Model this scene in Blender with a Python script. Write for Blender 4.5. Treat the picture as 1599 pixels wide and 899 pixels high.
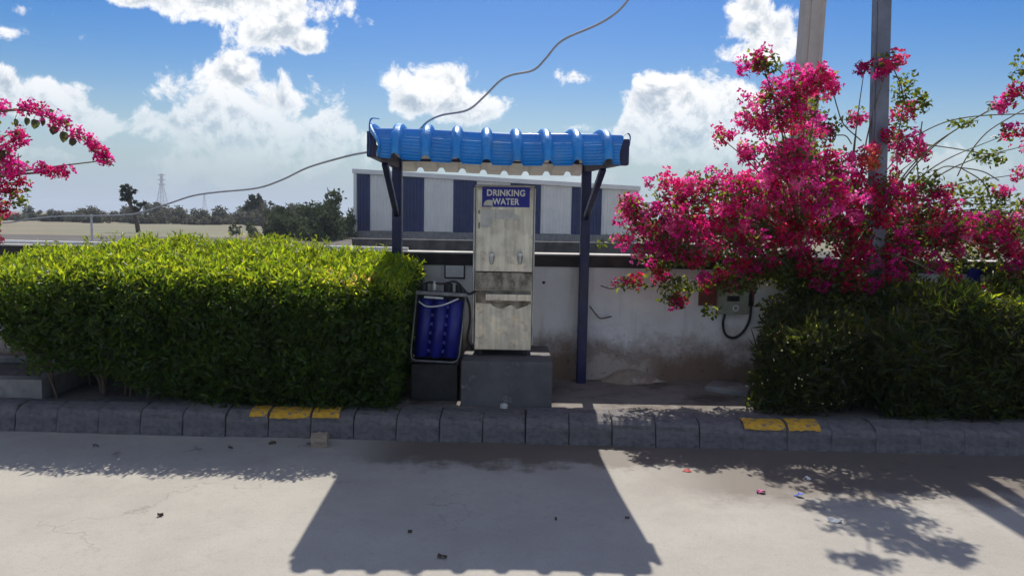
import bpy, bmesh, math, random
import numpy as np
from mathutils import Vector, Matrix, Euler
R = math.radians
for o in list(bpy.data.objects): bpy.data.objects.remove(o, do_unlink=True)
scene = bpy.context.scene
COL = scene.collection

# ------------------------------------------------------------------ camera
F = 1155.0; PITCH = R(5.32); ROLL = R(1.0); EYE = 1.6
CAM_M = Euler((R(90) - PITCH, 0, 0)).to_matrix() @ Matrix.Rotation(ROLL, 3, 'Z')
cd = bpy.data.cameras.new('camera'); cam = bpy.data.objects.new('camera', cd); COL.objects.link(cam)
cam.matrix_world = Matrix.Translation((0, 0, EYE)) @ CAM_M.to_4x4()
cd.sensor_width = 36; cd.lens = 36 * F / 1599; cd.clip_start = .05; cd.clip_end = 20000
scene.camera = cam
def ray(px, py): return CAM_M @ Vector(((px - 799.5) / F, -(py - 449.5) / F, -1))
def P(px, py, y):                       # point on a pixel's ray at depth y
    d = ray(px, py); return Vector((d.x * y / d.y, y, EYE + d.z * y / d.y))
def G(px, py, z=0.):                    # point on a pixel's ray at height z
    d = ray(px, py); t = (z - EYE) / d.z; return Vector((d.x * t, d.y * t, z))

# ------------------------------------------------------------------ sky, sun, exposure
SUN_EL = R(52.7); SUN_AZ = R(1.5)        # azimuth measured from +Y towards +X
world = bpy.data.worlds.new('World'); scene.world = world; world.use_nodes = True
nt = world.node_tree; nt.nodes.clear()
class NB:
    """small node-building helper"""
    def __init__(s, nt): s.nt = nt
    def n(s, t, **k):
        x = s.nt.nodes.new(t)
        for a, b in k.items(): setattr(x, a, b)
        return x
    def put(s, sock, v):
        if hasattr(v, 'is_output'): s.nt.links.new(v, sock)
        elif v is not None: sock.default_value = v
    def m(s, op, a, b=None, c=None, clamp=False):
        x = s.n('ShaderNodeMath', operation=op, use_clamp=clamp)
        s.put(x.inputs[0], a); s.put(x.inputs[1], b)
        if c is not None: s.put(x.inputs[2], c)
        return x.outputs[0]
    def ss(s, v, a, b, lo=0., hi=1.):
        x = s.n('ShaderNodeMapRange', interpolation_type='SMOOTHSTEP')
        s.put(x.inputs['Value'], v); s.put(x.inputs['From Min'], a); s.put(x.inputs['From Max'], b)
        s.put(x.inputs['To Min'], lo); s.put(x.inputs['To Max'], hi); return x.outputs[0]
    def noise(s, vec, scale, detail=4, rough=.55, dist=0.):
        x = s.n('ShaderNodeTexNoise'); s.put(x.inputs['Vector'], vec); x.inputs['Scale'].default_value = scale
        x.inputs['Detail'].default_value = detail; x.inputs['Roughness'].default_value = rough
        x.inputs['Distortion'].default_value = dist; return x.outputs['Fac']
    def mix(s, f, a, b, blend='MIX'):
        x = s.n('ShaderNodeMix', data_type='RGBA', blend_type=blend)
        s.put(x.inputs[0], f)
        for i, v in ((6, a), (7, b)):
            if isinstance(v, (tuple, list)): v = (*v[:3], 1)
            s.put(x.inputs[i], v)
        return x.outputs[2]
W = NB(nt)
sky = W.n('ShaderNodeTexSky', sky_type='NISHITA', sun_disc=False)
sky.sun_elevation = SUN_EL; sky.sun_rotation = SUN_AZ; sky.altitude = 200
sky.air_density = 1.25; sky.dust_density = 1.0; sky.ozone_density = 3.0
tc = W.n('ShaderNodeTexCoord'); sep = W.n('ShaderNodeSeparateXYZ'); nt.links.new(tc.outputs['Generated'], sep.inputs[0])
DX, DY, DZ = sep.outputs
az = W.m('ARCTAN2', DX, DY); el = W.m('ARCSINE', DZ)
def azel(px, py):
    d = ray(px, py).normalized(); return math.atan2(d.x, d.y), math.asin(d.z)
CLOUDS = [(330, -5, 170, 34), (425, 48, 62, 36), (230, 0, 110, 26, .7), (470, 70, 26, 18),
          (365, 118, 44, 34), (440, 160, 84, 48), (395, 205, 170, 62), (270, 190, 70, 24), (500, 215, 62, 62), (350, 258, 250, 48, .55),
          (92, 158, 44, 34), (135, 188, 56, 26), (0, 140, 24, 26), (60, 240, 130, 36, .5),
          (688, 135, 58, 42), (722, 170, 76, 38), (645, 165, 36, 24),
          (895, 120, 52, 24, .8), (1040, 165, 76, 48), (1125, 160, 74, 46), (1085, 215, 150, 56), (905, 200, 60, 22, .5),
          (1185, 45, 56, 38), (1178, 78, 60, 22), (1168, 12, 34, 24), (132, 62, 60, 34, .45), (18, 50, 60, 22, .4), (60, 20, 120, 30, .2),
          (1230, 262, 210, 50, .6), (1500, 262, 190, 46, .6), (880, 280, 300, 34, .3)]
def shifted(v):
    x = W.n('ShaderNodeVectorMath', operation='ADD'); nt.links.new(tc.outputs['Generated'], x.inputs[0]); x.inputs[1].default_value = v; return x.outputs[0]
def billow(vec):
    n0 = W.noise(vec, 8, 5, .55); n1 = W.noise(vec, 21, 12, .66, .3)
    return W.m('ADD', W.m('MULTIPLY', W.m('SUBTRACT', n0, .5), 2.2), W.m('MULTIPLY', W.m('SUBTRACT', n1, .5), 2.3))
warp = billow(tc.outputs['Generated']); warp_up = billow(shifted((.004, 0, .014)))
best = None
for (px, py, rx, ry, *q0) in CLOUDS:
    a, e = azel(px, py)
    u = W.m('MULTIPLY', W.m('SUBTRACT', az, a), F / rx); v = W.m('MULTIPLY', W.m('SUBTRACT', el, e), F / ry)
    d = W.m('SUBTRACT', q0[0] if q0 else 1., W.m('SQRT', W.m('ADD', W.m('MULTIPLY', u, u), W.m('MULTIPLY', v, v))))
    d = W.m('MAXIMUM', d, -1.5)
    best = d if best is None else W.m('SMOOTH_MAX', best, d, .25)
# unseen cumulus over the rest of the sky, cover raised for white fill light
mp = W.n('ShaderNodeMapping'); nt.links.new(tc.outputs['Generated'], mp.inputs[0]); mp.inputs['Scale'].default_value = (1, 1, 2.2)
gen = W.ss(W.noise(mp.outputs[0], 3.1, 3, .5), .44, .64, -.6, .8)
off = W.m('MAXIMUM', W.ss(W.m('ABSOLUTE', az), R(38), R(48)), W.ss(el, R(20), R(27)))
best = W.m('ADD', W.m('MULTIPLY', best, W.m('SUBTRACT', 1., off)), W.m('MULTIPLY', gen, off))
dens = W.m('ADD', best, warp)
cmask = W.ss(dens, -.02, .34)
core = W.ss(dens, .12, .62)
relief = W.ss(W.m('SUBTRACT', warp, warp_up), -.42, .22)      # sides turned to the high sun are brighter
fade = W.ss(el, R(2), R(10))                                # low clouds drown in the haze
dp = W.n('ShaderNodeVectorMath', operation='DOT_PRODUCT'); nt.links.new(tc.outputs['Generated'], dp.inputs[0])
dp.inputs[1].default_value = (math.sin(SUN_AZ) * math.cos(SUN_EL), math.cos(SUN_AZ) * math.cos(SUN_EL), math.sin(SUN_EL))
back = W.ss(dp.outputs['Value'], -.1, .55, .35, 1.)           # clouds towards the sun show their shaded side
ccol = W.mix(W.m('MULTIPLY', W.m('MULTIPLY', core, back), W.m('SUBTRACT', 1.0, relief)), (8.2, 8.2, 8.15), (3.6, 4.2, 4.9))
skyc = W.n('ShaderNodeHueSaturation'); skyc.inputs['Saturation'].default_value = 1.8; skyc.inputs['Hue'].default_value = .518; skyc.inputs['Value'].default_value = .68
nt.links.new(sky.outputs[0], skyc.inputs['Color'])
hz = W.ss(el, R(-1), R(10.5), .95, 0.)
base = W.mix(hz, skyc.outputs[0], (2.75, 3.75, 5.0))
fin = W.mix(W.m('MULTIPLY', cmask, W.m('ADD', .10, W.m('MULTIPLY', fade, .88))), base, ccol)
bg = W.n('ShaderNodeBackground'); bg.inputs['Strength'].default_value = .115; nt.links.new(fin, bg.inputs[0])
out = W.n('ShaderNodeOutputWorld'); nt.links.new(bg.outputs[0], out.inputs[0])

sd = bpy.data.lights.new('sun', 'SUN'); sd.energy = 4.4; sd.angle = R(.53); sd.color = (1, .95, .86)
sun = bpy.data.objects.new('sun', sd); COL.objects.link(sun)
sv = Vector((math.sin(SUN_AZ) * math.cos(SUN_EL), math.cos(SUN_AZ) * math.cos(SUN_EL), math.sin(SUN_EL)))
sun.rotation_euler = sv.to_track_quat('Z', 'Y').to_euler(); sun.location = sv * 30
scene.view_settings.view_transform = 'Standard'; scene.view_settings.look = 'None'
scene.view_settings.exposure = 0.2; scene.view_settings.gamma = 1
scene.render.engine = 'CYCLES'

# ------------------------------------------------------------------ materials
MATS = {}
def lin(c): return tuple(((x / 255) / 12.92 if x / 255 <= .04045 else ((x / 255 + .055) / 1.055) ** 2.4) for x in c)
def mat(name, c1, c2=None, scale=6., rough=.8, metal=0., bump=0., bscale=60., detail=5, c3=None, c3scale=2., c3lo=.55, c3hi=.7, coords='Object', spec=.5):
    m = bpy.data.materials.new(name); m.use_nodes = True; t = m.node_tree; N = NB(t)
    b = t.nodes['Principled BSDF']; b.inputs['Roughness'].default_value = rough; b.inputs['Metallic'].default_value = metal
    b.inputs['Specular IOR Level'].default_value = spec
    co = N.n('ShaderNodeTexCoord').outputs[coords]
    if c2 is None: c2 = tuple(x * .75 for x in c1)
    col = N.mix(N.ss(N.noise(co, scale, detail, .6), .3, .7), c1, c2)
    if c3: col = N.mix(N.ss(N.noise(co, c3scale, 7, .65), c3lo, c3hi), col, c3)
    t.links.new(col, b.inputs['Base Color'])
    rr = N.ss(N.noise(co, scale * 2.3, 4), .3, .7, max(rough - .12, .05), min(rough + .1, 1)); t.links.new(rr, b.inputs['Roughness'])
    if bump:
        bp = N.n('ShaderNodeBump'); bp.inputs['Strength'].default_value = bump; bp.inputs['Distance'].default_value = .01
        t.links.new(N.noise(co, bscale, 6, .65), bp.inputs['Height']); t.links.new(bp.outputs[0], b.inputs['Normal'])
    MATS[name] = m; return m
def leafmat(name, trans=.45, rough=.45, gain=(1.25, 1.3, .7), spec=.4):
    m = bpy.data.materials.new(name); m.use_nodes = True; t = m.node_tree; N = NB(t)
    b = t.nodes['Principled BSDF']; b.inputs['Roughness'].default_value = rough; b.inputs['Specular IOR Level'].default_value = spec
    a = N.n('ShaderNodeAttribute', attribute_name='Col'); t.links.new(a.outputs['Color'], b.inputs['Base Color'])
    tr = N.n('ShaderNodeBsdfTranslucent')
    t.links.new(N.mix(1., a.outputs['Color'], gain, 'MULTIPLY'), tr.inputs['Color'])
    mx = N.n('ShaderNodeMixShader'); mx.inputs[0].default_value = trans
    t.links.new(b.outputs[0], mx.inputs[1]); t.links.new(tr.outputs[0], mx.inputs[2])
    t.links.new(mx.outputs[0], t.nodes['Material Output'].inputs['Surface']); MATS[name] = m; return m

mat('field', (.205, .165, .105), (.17, .145, .09), .08, .95, bump=.3, bscale=3, c3=(.15, .16, .085), c3scale=.04, c3lo=.45, c3hi=.65)
mat('bare_earth', (.105, .092, .078), (.075, .066, .056), .2, .95, bump=.4, bscale=4)
mat('concrete', (.30, .285, .27), (.20, .19, .18), 4, .85, bump=.35, bscale=45, c3=(.13, .125, .12), c3scale=5, c3lo=.5, c3hi=.75)
mat('dark_band', (.055, .045, .042), (.03, .025, .024), 5, .8, bump=.2)
mat('coping', (.62, .60, .56), (.45, .43, .40), 5, .85, bump=.2)
mat('navy_steel', (.007, .011, .085), (.006, .008, .045), 9, .42, bump=.06, c3=(.06, .035, .025), c3scale=14, c3lo=.68, c3hi=.8)
mat('sheet_back', (.74, .73, .70), (.62, .61, .58), 8, .6)
mat('galv', (.50, .50, .49), (.36, .36, .35), 12, .45, .6)
mat('dull_metal', (.24, .24, .24), (.15, .15, .15), 12, .5, .5)
mat('sign_blue', (.008, .012, .33), (.006, .01, .26), 8, .45)
mat('white_paint', (.80, .80, .78), (.68, .68, .66), 9, .6)
mat('paper', (.66, .66, .62), (.50, .50, .46), 20, .9, bump=.2)
mat('black', (.012, .012, .013), (.02, .02, .021), 9, .6)
mat('cable', (.28, .29, .31), (.36, .37, .39), 9, .5)
mat('tank_blue', (.014, .02, .26), (.01, .012, .15), 7, .4)
mat('yellow_paint', (.72, .40, .025), (.55, .29, .025), 22, .75, bump=.3, c3=(.17, .15, .14), c3scale=24, c3lo=.52, c3hi=.64)
mat('pole_concrete', (.56, .50, .43), (.47, .42, .36), 6, .85, bump=.2, bscale=30)
mat('pole_steel', (.20, .21, .25), (.15, .16, .19), 7, .5, .3, bump=.08)
mat('clad_white', (.90, .87, .81), (.83, .80, .74), .8, .6)
mat('clad_blue', (.008, .028, .14), (.007, .022, .10), .8, .5)
mat('plinth', (.125, .12, .12), (.085, .082, .085), 4, .8, bump=.35, bscale=45, c3=(.20, .19, .185), c3scale=9, c3lo=.6, c3hi=.72)
mat('dark_stone', (.14, .132, .12), (.07, .066, .06), 3, .95, bump=.8, bscale=9, c3=(.05, .047, .043), c3scale=2.5, c3lo=.5, c3hi=.7)
mat('bark', (.14, .10, .075), (.08, .055, .04), 18, .9, bump=.5)
mat('cane', (.20, .17, .10), (.13, .10, .06), 18, .85, bump=.3)
mat('pylon_steel', (.60, .62, .64), (.52, .54, .56), 2, .6, .0)
mat('meter_grey', (.30, .31, .22), (.22, .22, .16), 14, .6, bump=.1)
mat('rust_board', (.19, .06, .045), (.12, .04, .03), 8, .8, bump=.2)
mat('glass_dark', (.02, .022, .024), (.03, .03, .03), 9, .12)
mat('brick_pale', (.42, .33, .24), (.34, .26, .19), 14, .9, bump=.6, bscale=40)
mat('stone_white', (.66, .64, .60), (.55, .53, .50), 14, .9, bump=.5)
mat('soil', (.10, .07, .05), (.06, .042, .03), 9, .95, bump=.7, bscale=30)
mat('dry_leaf', (.09, .06, .035), (.05, .035, .022), 20, .85)
mat('litter_red', (.60, .04, .04), (.5, .03, .03), 20, .5); mat('litter_pink', (.70, .18, .35), (.6, .12, .3), 20, .6)
mat('litter_blue', (.03, .10, .50), (.03, .08, .4), 20, .5); mat('litter_white', (.72, .72, .70), (.6, .6, .58), 20, .6)
mat('sand', (.36, .30, .24), (.27, .22, .17), 7, .95, bump=.6, bscale=35, c3=(.48, .44, .39), c3scale=6)
leafmat('leaf', .55, .42, (4.6, 3.9, 1.4), .45); leafmat('bract', .55, .6, (1.45, 1.8, 1.6), .2); leafmat('scrub', .25, .8, (1, 1, .9), .15)

def special(name): 
    m = bpy.data.materials.new(name); m.use_nodes = True; MATS[name] = m
    return m, m.node_tree, NB(m.node_tree), m.node_tree.nodes['Principled BSDF']
# road: pale concrete, dirt washed against the kerb, a damp brown patch on the right with tree shade painted in
m, t, N, b = special('road')
co = N.n('ShaderNodeTexCoord').outputs['Object']; sp = N.n('ShaderNodeSeparateXYZ'); t.links.new(co, sp.inputs[0]); X, Y, Z = sp.outputs
col = N.mix(N.ss(N.noise(co, 1.3, 9, .62), .3, .7), (.40, .375, .325), (.335, .31, .27))
col = N.mix(N.m('MULTIPLY', N.ss(N.noise(co, 11, 8, .7), .5, .72), .30), col, (.25, .23, .20))
col = N.mix(N.m('MULTIPLY', N.ss(N.noise(co, 38, 6, .8), .52, .70), .38), col, (.22, .20, .175))
col = N.mix(N.m('MULTIPLY', N.ss(N.noise(co, 150, 2, .7), .56, .70), .55), col, (.17, .155, .135))
col = N.mix(N.m('MULTIPLY', N.ss(N.noise(co, 110, 2, .7), .60, .72), .5), col, (.52, .50, .45))
vo = N.n('ShaderNodeTexVoronoi', feature='DISTANCE_TO_EDGE'); vo.inputs['Scale'].default_value = .55
wv = N.n('ShaderNodeVectorMath', operation='ADD'); t.links.new(co, wv.inputs[0])
nv = N.n('ShaderNodeTexNoise'); nv.inputs['Scale'].default_value = 3; nv.inputs['Detail'].default_value = 6; t.links.new(co, nv.inputs['Vector']); t.links.new(nv.outputs['Color'], wv.inputs[1])
t.links.new(wv.outputs[0], vo.inputs['Vector'])
col = N.mix(N.m('MULTIPLY', N.m('MULTIPLY', N.ss(vo.outputs['Distance'], .007, .001), N.ss(N.noise(co, .9, 3), .48, .6)), .35), col, (.13, .115, .10))
blot = N.m('MULTIPLY', N.ss(N.noise(co, 2.6, 8, .62), .63, .68), N.ss(Y, 4.1, 4.5))
col = N.mix(N.m('MULTIPLY', blot, .7), col, (.09, .075, .06))
n1 = N.noise(co, 3.4, 7, .7)
d1 = N.m('ADD', N.m('SUBTRACT', Y, N.m('MULTIPLY', X, .0)), N.m('MULTIPLY', N.m('SUBTRACT', n1, .5), .9))
rightness = N.ss(X, -.9, 1.6)
m1 = N.m('MULTIPLY', N.ss(d1, 4.60, 4.82), N.ss(X, -1.3, -.6))
m2 = N.m('MULTIPLY', N.ss(d1, 4.0, 4.4), N.ss(X, .7, 1.4))  # damp patch, enlarged and darkened to stand in for tree shade
dirt = N.m('MAXIMUM', m1, m2)
col = N.mix(N.m('MULTIPLY', dirt, .85), col, (.10, .076, .058))
t.links.new(col, b.inputs['Base Color'])
t.links.new(N.ss(dirt, 0., 1., .86, .6), b.inputs['Roughness'])
bp = N.n('ShaderNodeBump'); bp.inputs['Strength'].default_value = .3; bp.inputs['Distance'].default_value = .006
t.links.new(N.noise(co, 55, 7, .7), bp.inputs['Height']); t.links.new(bp.outputs[0], b.inputs['Normal'])
# footway: dusty grey screed
mat('footway', (.23, .205, .18), (.15, .13, .115), 3, .92, bump=.5, bscale=30, c3=(.07, .055, .045), c3scale=2.2, c3lo=.5, c3hi=.68)
mat('kerb_stone', (.175, .162, .16), (.115, .107, .107), 7, .85, bump=.45, bscale=40, c3=(.07, .066, .066), c3scale=3.5, c3lo=.55, c3hi=.75, coords='Generated')
# whitewashed wall with rising damp
m, t, N, b = special('wall_paint')
co = N.n('ShaderNodeTexCoord').outputs['Object']; sp = N.n('ShaderNodeSeparateXYZ'); t.links.new(co, sp.inputs[0]); X, Y, Z = sp.outputs
col = N.mix(N.ss(N.noise(co, 2.5, 6, .6), .3, .7), (.82, .80, .765), (.71, .69, .65))
mp = N.n('ShaderNodeMapping'); t.links.new(co, mp.inputs[0]); mp.inputs['Scale'].default_value = (6, 1, .5)
col = N.mix(N.m('MULTIPLY', N.ss(N.noise(mp.outputs[0], 2, 5, .6), .52, .75), .3), col, (.30, .27, .23))
hh = N.m('ADD', Z, N.m('MULTIPLY', N.m('SUBTRACT', N.noise(co, 3.2, 8, .7), .5), .75))
col = N.mix(N.m('MULTIPLY', N.ss(hh, .70, .30), .95), col, (.185, .115, .075))
patch = N.m('MULTIPLY', N.ss(N.m('ABSOLUTE', N.m('SUBTRACT', X, .93)), .45, .2), N.ss(hh, .42, .3))
col = N.mix(N.m('MULTIPLY', patch, .8), col, (.52, .45, .38))
flk = N.m('MULTIPLY', N.ss(N.noise(co, 16, 8, .75), .575, .61), N.ss(Z, .8, .25))
col = N.mix(N.m('MULTIPLY', flk, .75), col, (.085, .07, .06))
t.links.new(col, b.inputs['Base Color']); b.inputs['Roughness'].default_value = .9
bp = N.n('ShaderNodeBump'); bp.inputs['Strength'].default_value = .35; bp.inputs['Distance'].default_value = .01
t.links.new(N.noise(co, 24, 8, .7), bp.inputs['Height']); t.links.new(bp.outputs[0], b.inputs['Normal'])
# stainless steel with limescale runs
m, t, N, b = special('steel')
co = N.n('ShaderNodeTexCoord').outputs['Object']
mp = N.n('ShaderNodeMapping'); t.links.new(co, mp.inputs[0]); mp.inputs['Scale'].default_value = (14, 14, 1.2)
col = N.mix(N.ss(N.noise(mp.outputs[0], 1.6, 6, .65), .3, .75), (.68, .63, .53), (.45, .40, .31))
col = N.mix(N.m('MULTIPLY', N.ss(N.noise(co, 9, 7, .7), .53, .70), .6), col, (.24, .185, .125))
t.links.new(col, b.inputs['Base Color'])
b.inputs['Metallic'].default_value = .93; t.links.new(N.ss(N.noise(co, 11, 6, .65), .3, .7, .27, .55), b.inputs['Roughness'])
m, t, N, b = special('steel_stain_shade')  # stained steel, also used to paint the shade round the drip tray
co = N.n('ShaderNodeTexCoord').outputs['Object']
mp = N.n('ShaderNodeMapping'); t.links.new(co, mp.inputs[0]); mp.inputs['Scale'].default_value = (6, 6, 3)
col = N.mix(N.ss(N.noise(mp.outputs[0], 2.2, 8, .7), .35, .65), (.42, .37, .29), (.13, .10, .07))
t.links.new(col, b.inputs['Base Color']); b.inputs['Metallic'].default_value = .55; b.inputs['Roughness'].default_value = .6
# blue colour-coated roofing
m, t, N, b = special('sheet_blue')
co = N.n('ShaderNodeTexCoord').outputs['Object']
col = N.mix(N.ss(N.noise(co, 5, 6, .6), .3, .7), (.006, .25, .66), (.006, .19, .54))
col = N.mix(N.m('MULTIPLY', N.ss(N.noise(co, 7, 8, .7), .45, .75), .45), col, (.16, .30, .45))
col = N.mix(N.m('MULTIPLY', N.ss(N.noise(co, 26, 7, .75), .57, .70), .5), col, (.22, .22, .20))
t.links.new(col, b.inputs['Base Color']); t.links.new(N.ss(N.noise(co, 15, 7, .7), .35, .7, .26, .5), b.inputs['Roughness']); b.inputs['Specular IOR Level'].default_value = .65

# ------------------------------------------------------------------ mesh helpers
ORG = {}
def tag(o, label=None, cat=None, group=None, kind=None):
    if label: o['label'] = label
    if cat: o['category'] = cat
    if group: o['group'] = group
    if kind: o['kind'] = kind
    return o
def thing(name, label, cat, loc=(0, 0, 0), group=None):
    o = bpy.data.objects.new(name, None); COL.objects.link(o); o.location = loc; o.empty_display_size = .1
    ORG[o] = Vector(loc); return tag(o, label, cat, group)
def link(name, me, parent=None, origin=None):
    o = bpy.data.objects.new(name, me); COL.objects.link(o)
    if parent is not None: o.parent = parent; ORG[o] = ORG[parent].copy()
    else: ORG[o] = Vector(origin or (0, 0, 0)); o.location = ORG[o]
    return o
class MB:
    def __init__(s): s.v = []; s.f = []
    def add(s, vs, fs):
        k = len(s.v); s.v += [Vector(v) for v in vs]; s.f += [tuple(i + k for i in f) for f in fs]; return s
    def box(s, c, d, M=None):
        c = Vector(c); hx, hy, hz = d[0] / 2, d[1] / 2, d[2] / 2
        vs = [Vector((x, y, z)) for x in (-hx, hx) for y in (-hy, hy) for z in (-hz, hz)]
        if M is not None: vs = [M @ v for v in vs]
        return s.add([v + c for v in vs], [(0, 1, 3, 2), (4, 6, 7, 5), (0, 4, 5, 1), (2, 3, 7, 6), (0, 2, 6, 4), (1, 5, 7, 3)])
    def span(s, x0, x1, y0, y1, z0, z1): return s.box(((x0 + x1) / 2, (y0 + y1) / 2, (z0 + z1) / 2), (x1 - x0, y1 - y0, z1 - z0))
    def bar(s, a, b, w, h, up=(0, 0, 1)):
        a, b = Vector(a), Vector(b); d = (b - a); L = d.length; d.normalize()
        u = Vector(up); sx = d.cross(u)
        if sx.length < 1e-4: sx = d.cross(Vector((0, 1, 0)))
        sx.normalize(); sz = sx.cross(d).normalized()
        vs = [q + sx * (i * w / 2) + sz * (j * h / 2) for q in (a, b) for i, j in ((-1, -1), (1, -1), (1, 1), (-1, 1))]
        return s.add(vs, [(3, 2, 1, 0), (4, 5, 6, 7), (0, 1, 5, 4), (1, 2, 6, 5), (2, 3, 7, 6), (3, 0, 4, 7)])
    def tube(s, pts, r, n=8, cap=True):
        pts = [Vector(p) for p in pts]; rs = r if isinstance(r, (list, tuple)) else [r] * len(pts)
        ring = []; prev = None
        for i, p in enumerate(pts):
            d = (pts[min(i + 1, len(pts) - 1)] - pts[max(i - 1, 0)])
            if d.length < 1e-9: d = Vector((0, 0, 1))
            d.normalize()
            if prev is None: prev = d.cross(Vector((.31, .2, .93))); prev = prev if prev.length > .05 else d.cross(Vector((1, 0, 0)))
            x = (prev - d * prev.dot(d)).normalized(); prev = x; y = d.cross(x)
            ring.append([p + (x * math.cos(k * math.tau / n) + y * math.sin(k * math.tau / n)) * rs[i] for k in range(n)])
        vs = [v for q in ring for v in q]; fs = []
        for i in range(len(pts) - 1):
            for k in range(n): fs.append((i * n + k, i * n + (k + 1) % n, (i + 1) * n + (k + 1) % n, (i + 1) * n + k))
        if cap: fs.append(tuple(reversed(range(n)))); fs.append(tuple((len(pts) - 1) * n + k for k in range(n)))
        return s.add(vs, fs)
    def build(s, name, material, parent=None, origin=None, bevel=0, smooth=False, seg=2):
        og = ORG[parent] if parent is not None else Vector(origin or (0, 0, 0))
        me = bpy.data.meshes.new(name); me.from_pydata([v - og for v in s.v], [], s.f); me.update()
        bm = bmesh.new(); bm.from_mesh(me); bmesh.ops.recalc_face_normals(bm, faces=bm.faces[:]); bm.to_mesh(me); bm.free()
        me.materials.append(MATS[material])
        if smooth: me.polygons.foreach_set('use_smooth', [True] * len(me.polygons))
        o = link(name, me, parent, origin)
        if bevel:
            b = o.modifiers.new('bevel', 'BEVEL'); b.width = bevel; b.segments = seg; b.limit_method = 'ANGLE'; b.angle_limit = R(40)
        return o
def curve(pts, n=8):
    """Catmull-Rom through points"""
    p = [Vector(q) for q in pts]; p = [p[0] * 2 - p[1]] + p + [p[-1] * 2 - p[-2]]; o = []
    for i in range(1, len(p) - 2):
        for k in range(n):
            u = k / n; a, b, c, d = p[i - 1], p[i], p[i + 1], p[i + 2]
            o.append(.5 * ((2 * b) + (c - a) * u + (2 * a - 5 * b + 4 * c - d) * u * u + (3 * b - a - 3 * c + d) * u ** 3))
    o.append(p[-2]); return o
def quads_mesh(name, V, col, material):
    """V: (n,4,3) folded leaf corners base,left,tip,right -> two triangles each; col (n,3)"""
    n = len(V); me = bpy.data.meshes.new(name); me.vertices.add(n * 4)
    me.vertices.foreach_set('co', V.reshape(-1).astype(np.float32))
    idx = (np.arange(n)[:, None] * 4 + np.array([0, 1, 2, 0, 2, 3])[None]).reshape(-1)
    me.loops.add(n * 6); me.loops.foreach_set('vertex_index', idx.astype(np.int32))
    me.polygons.add(n * 2); me.polygons.foreach_set('loop_start', (np.arange(n * 2) * 3).astype(np.int32))
    me.update(calc_edges=True)
    at = me.attributes.new('Col', 'FLOAT_COLOR', 'POINT'); c4 = np.ones((n, 4, 4), np.float32); c4[:, :, :3] = col[:, None, :]
    at.data.foreach_set('color', c4.reshape(-1)); me.materials.append(MATS[material]); me.validate(); return me
def unit(a): return a / np.maximum(np.linalg.norm(a, axis=1, keepdims=True), 1e-9)
def leaf_quads(pts, dirs, L, W, rng, fold=.25):
    n = len(pts); d = unit(dirs); r = unit(rng.normal(size=(n, 3))); s = unit(np.cross(d, r)); u = np.cross(s, d)
    L = L[:, None]; Wd = W[:, None]; V = np.empty((n, 4, 3))
    mid = pts + d * L * .45
    V[:, 0] = pts; V[:, 1] = mid + s * Wd / 2 + u * Wd * fold; V[:, 2] = pts + d * L; V[:, 3] = mid - s * Wd / 2 + u * Wd * fold
    return V
def pal(cols, n, rng, jit=.18):
    c = np.array(cols)[rng.integers(0, len(cols), n)]; return np.clip(c * (1 + rng.normal(0, jit, (n, 1))), 0.002, .95)

# ------------------------------------------------------------------ setting: ground, field, road, kerb, footway
KERB_L, KERB_R = G(0, 673), G(1599, 712)
kd = (KERB_R - KERB_L).normalized(); kn = Vector((-kd.y, kd.x, 0))
def kerb_at(x): return KERB_L + kd * ((x - KERB_L.x) / kd.x)
PAVE = .175; WALL_Y = 6.56; WALL_H = 1.30
tag(MB().add([(-2500, -60, -.06), (2500, -60, -.06), (2500, 3000, -.06), (-2500, 3000, -.06)], [(0, 1, 2, 3)]).build('ground', 'field'), kind='structure')
tag(MB().add([(-90, 6.7, -.02), (60, 6.7, -.02), (60, 34, -.02), (-8, 52, -.02), (-90, 46, -.02)], [(0, 1, 2, 3, 4)]).build('earth_strip', 'bare_earth'), kind='structure')
a, b_ = kerb_at(-40), kerb_at(40)
tag(MB().add([(-40, -25, 0), (40, -25, 0), b_ + kn * .06, a + kn * .06], [(0, 1, 2, 3)]).build('road', 'road'), kind='structure')
# footway slab (soil and screed between kerb and wall)
f0, f1 = kerb_at(-14) + kn * .30, kerb_at(14) + kn * .30
mb = MB(); vs = [(f0.x, f0.y, -.05), (f1.x, f1.y, -.05), (f1.x, 6.9, -.05), (f0.x, 6.9, -.05)]; vs += [(x, y, PAVE) for x, y, z in vs]
mb.add(vs, [(0, 1, 5, 4), (1, 2, 6, 5), (2, 3, 7, 6), (3, 0, 4, 7), (4, 5, 6, 7)])
tag(mb.build('footway', 'footway'), kind='structure')
# kerb: rounded precast stones, each one an object
kerb = tag(MB().add([kerb_at(-13) + kn * .05 + Vector((0, 0, -.03)), kerb_at(13) + kn * .05 + Vector((0, 0, -.03)), kerb_at(13) + kn * .29 + Vector((0, 0, -.03)), kerb_at(-13) + kn * .29 + Vector((0, 0, -.03)),
      kerb_at(-13) + kn * .05 + Vector((0, 0, .10)), kerb_at(13) + kn * .05 + Vector((0, 0, .10)), kerb_at(13) + kn * .29 + Vector((0, 0, .15)), kerb_at(-13) + kn * .29 + Vector((0, 0, .15))],
      [(0, 1, 5, 4), (4, 5, 6, 7), (0, 4, 7, 3), (1, 2, 6, 5)]).build('kerb', 'soil'), kind='structure')
PROF = [(0, -.02), (.008, .06), (.018, .122), (.030, .150), (.055, .172), (.095, .184), (.16, .189), (.30, .19), (.30, -.02)]
STONE = .31
stone_meshes = []
rs = random.Random(4)
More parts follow.
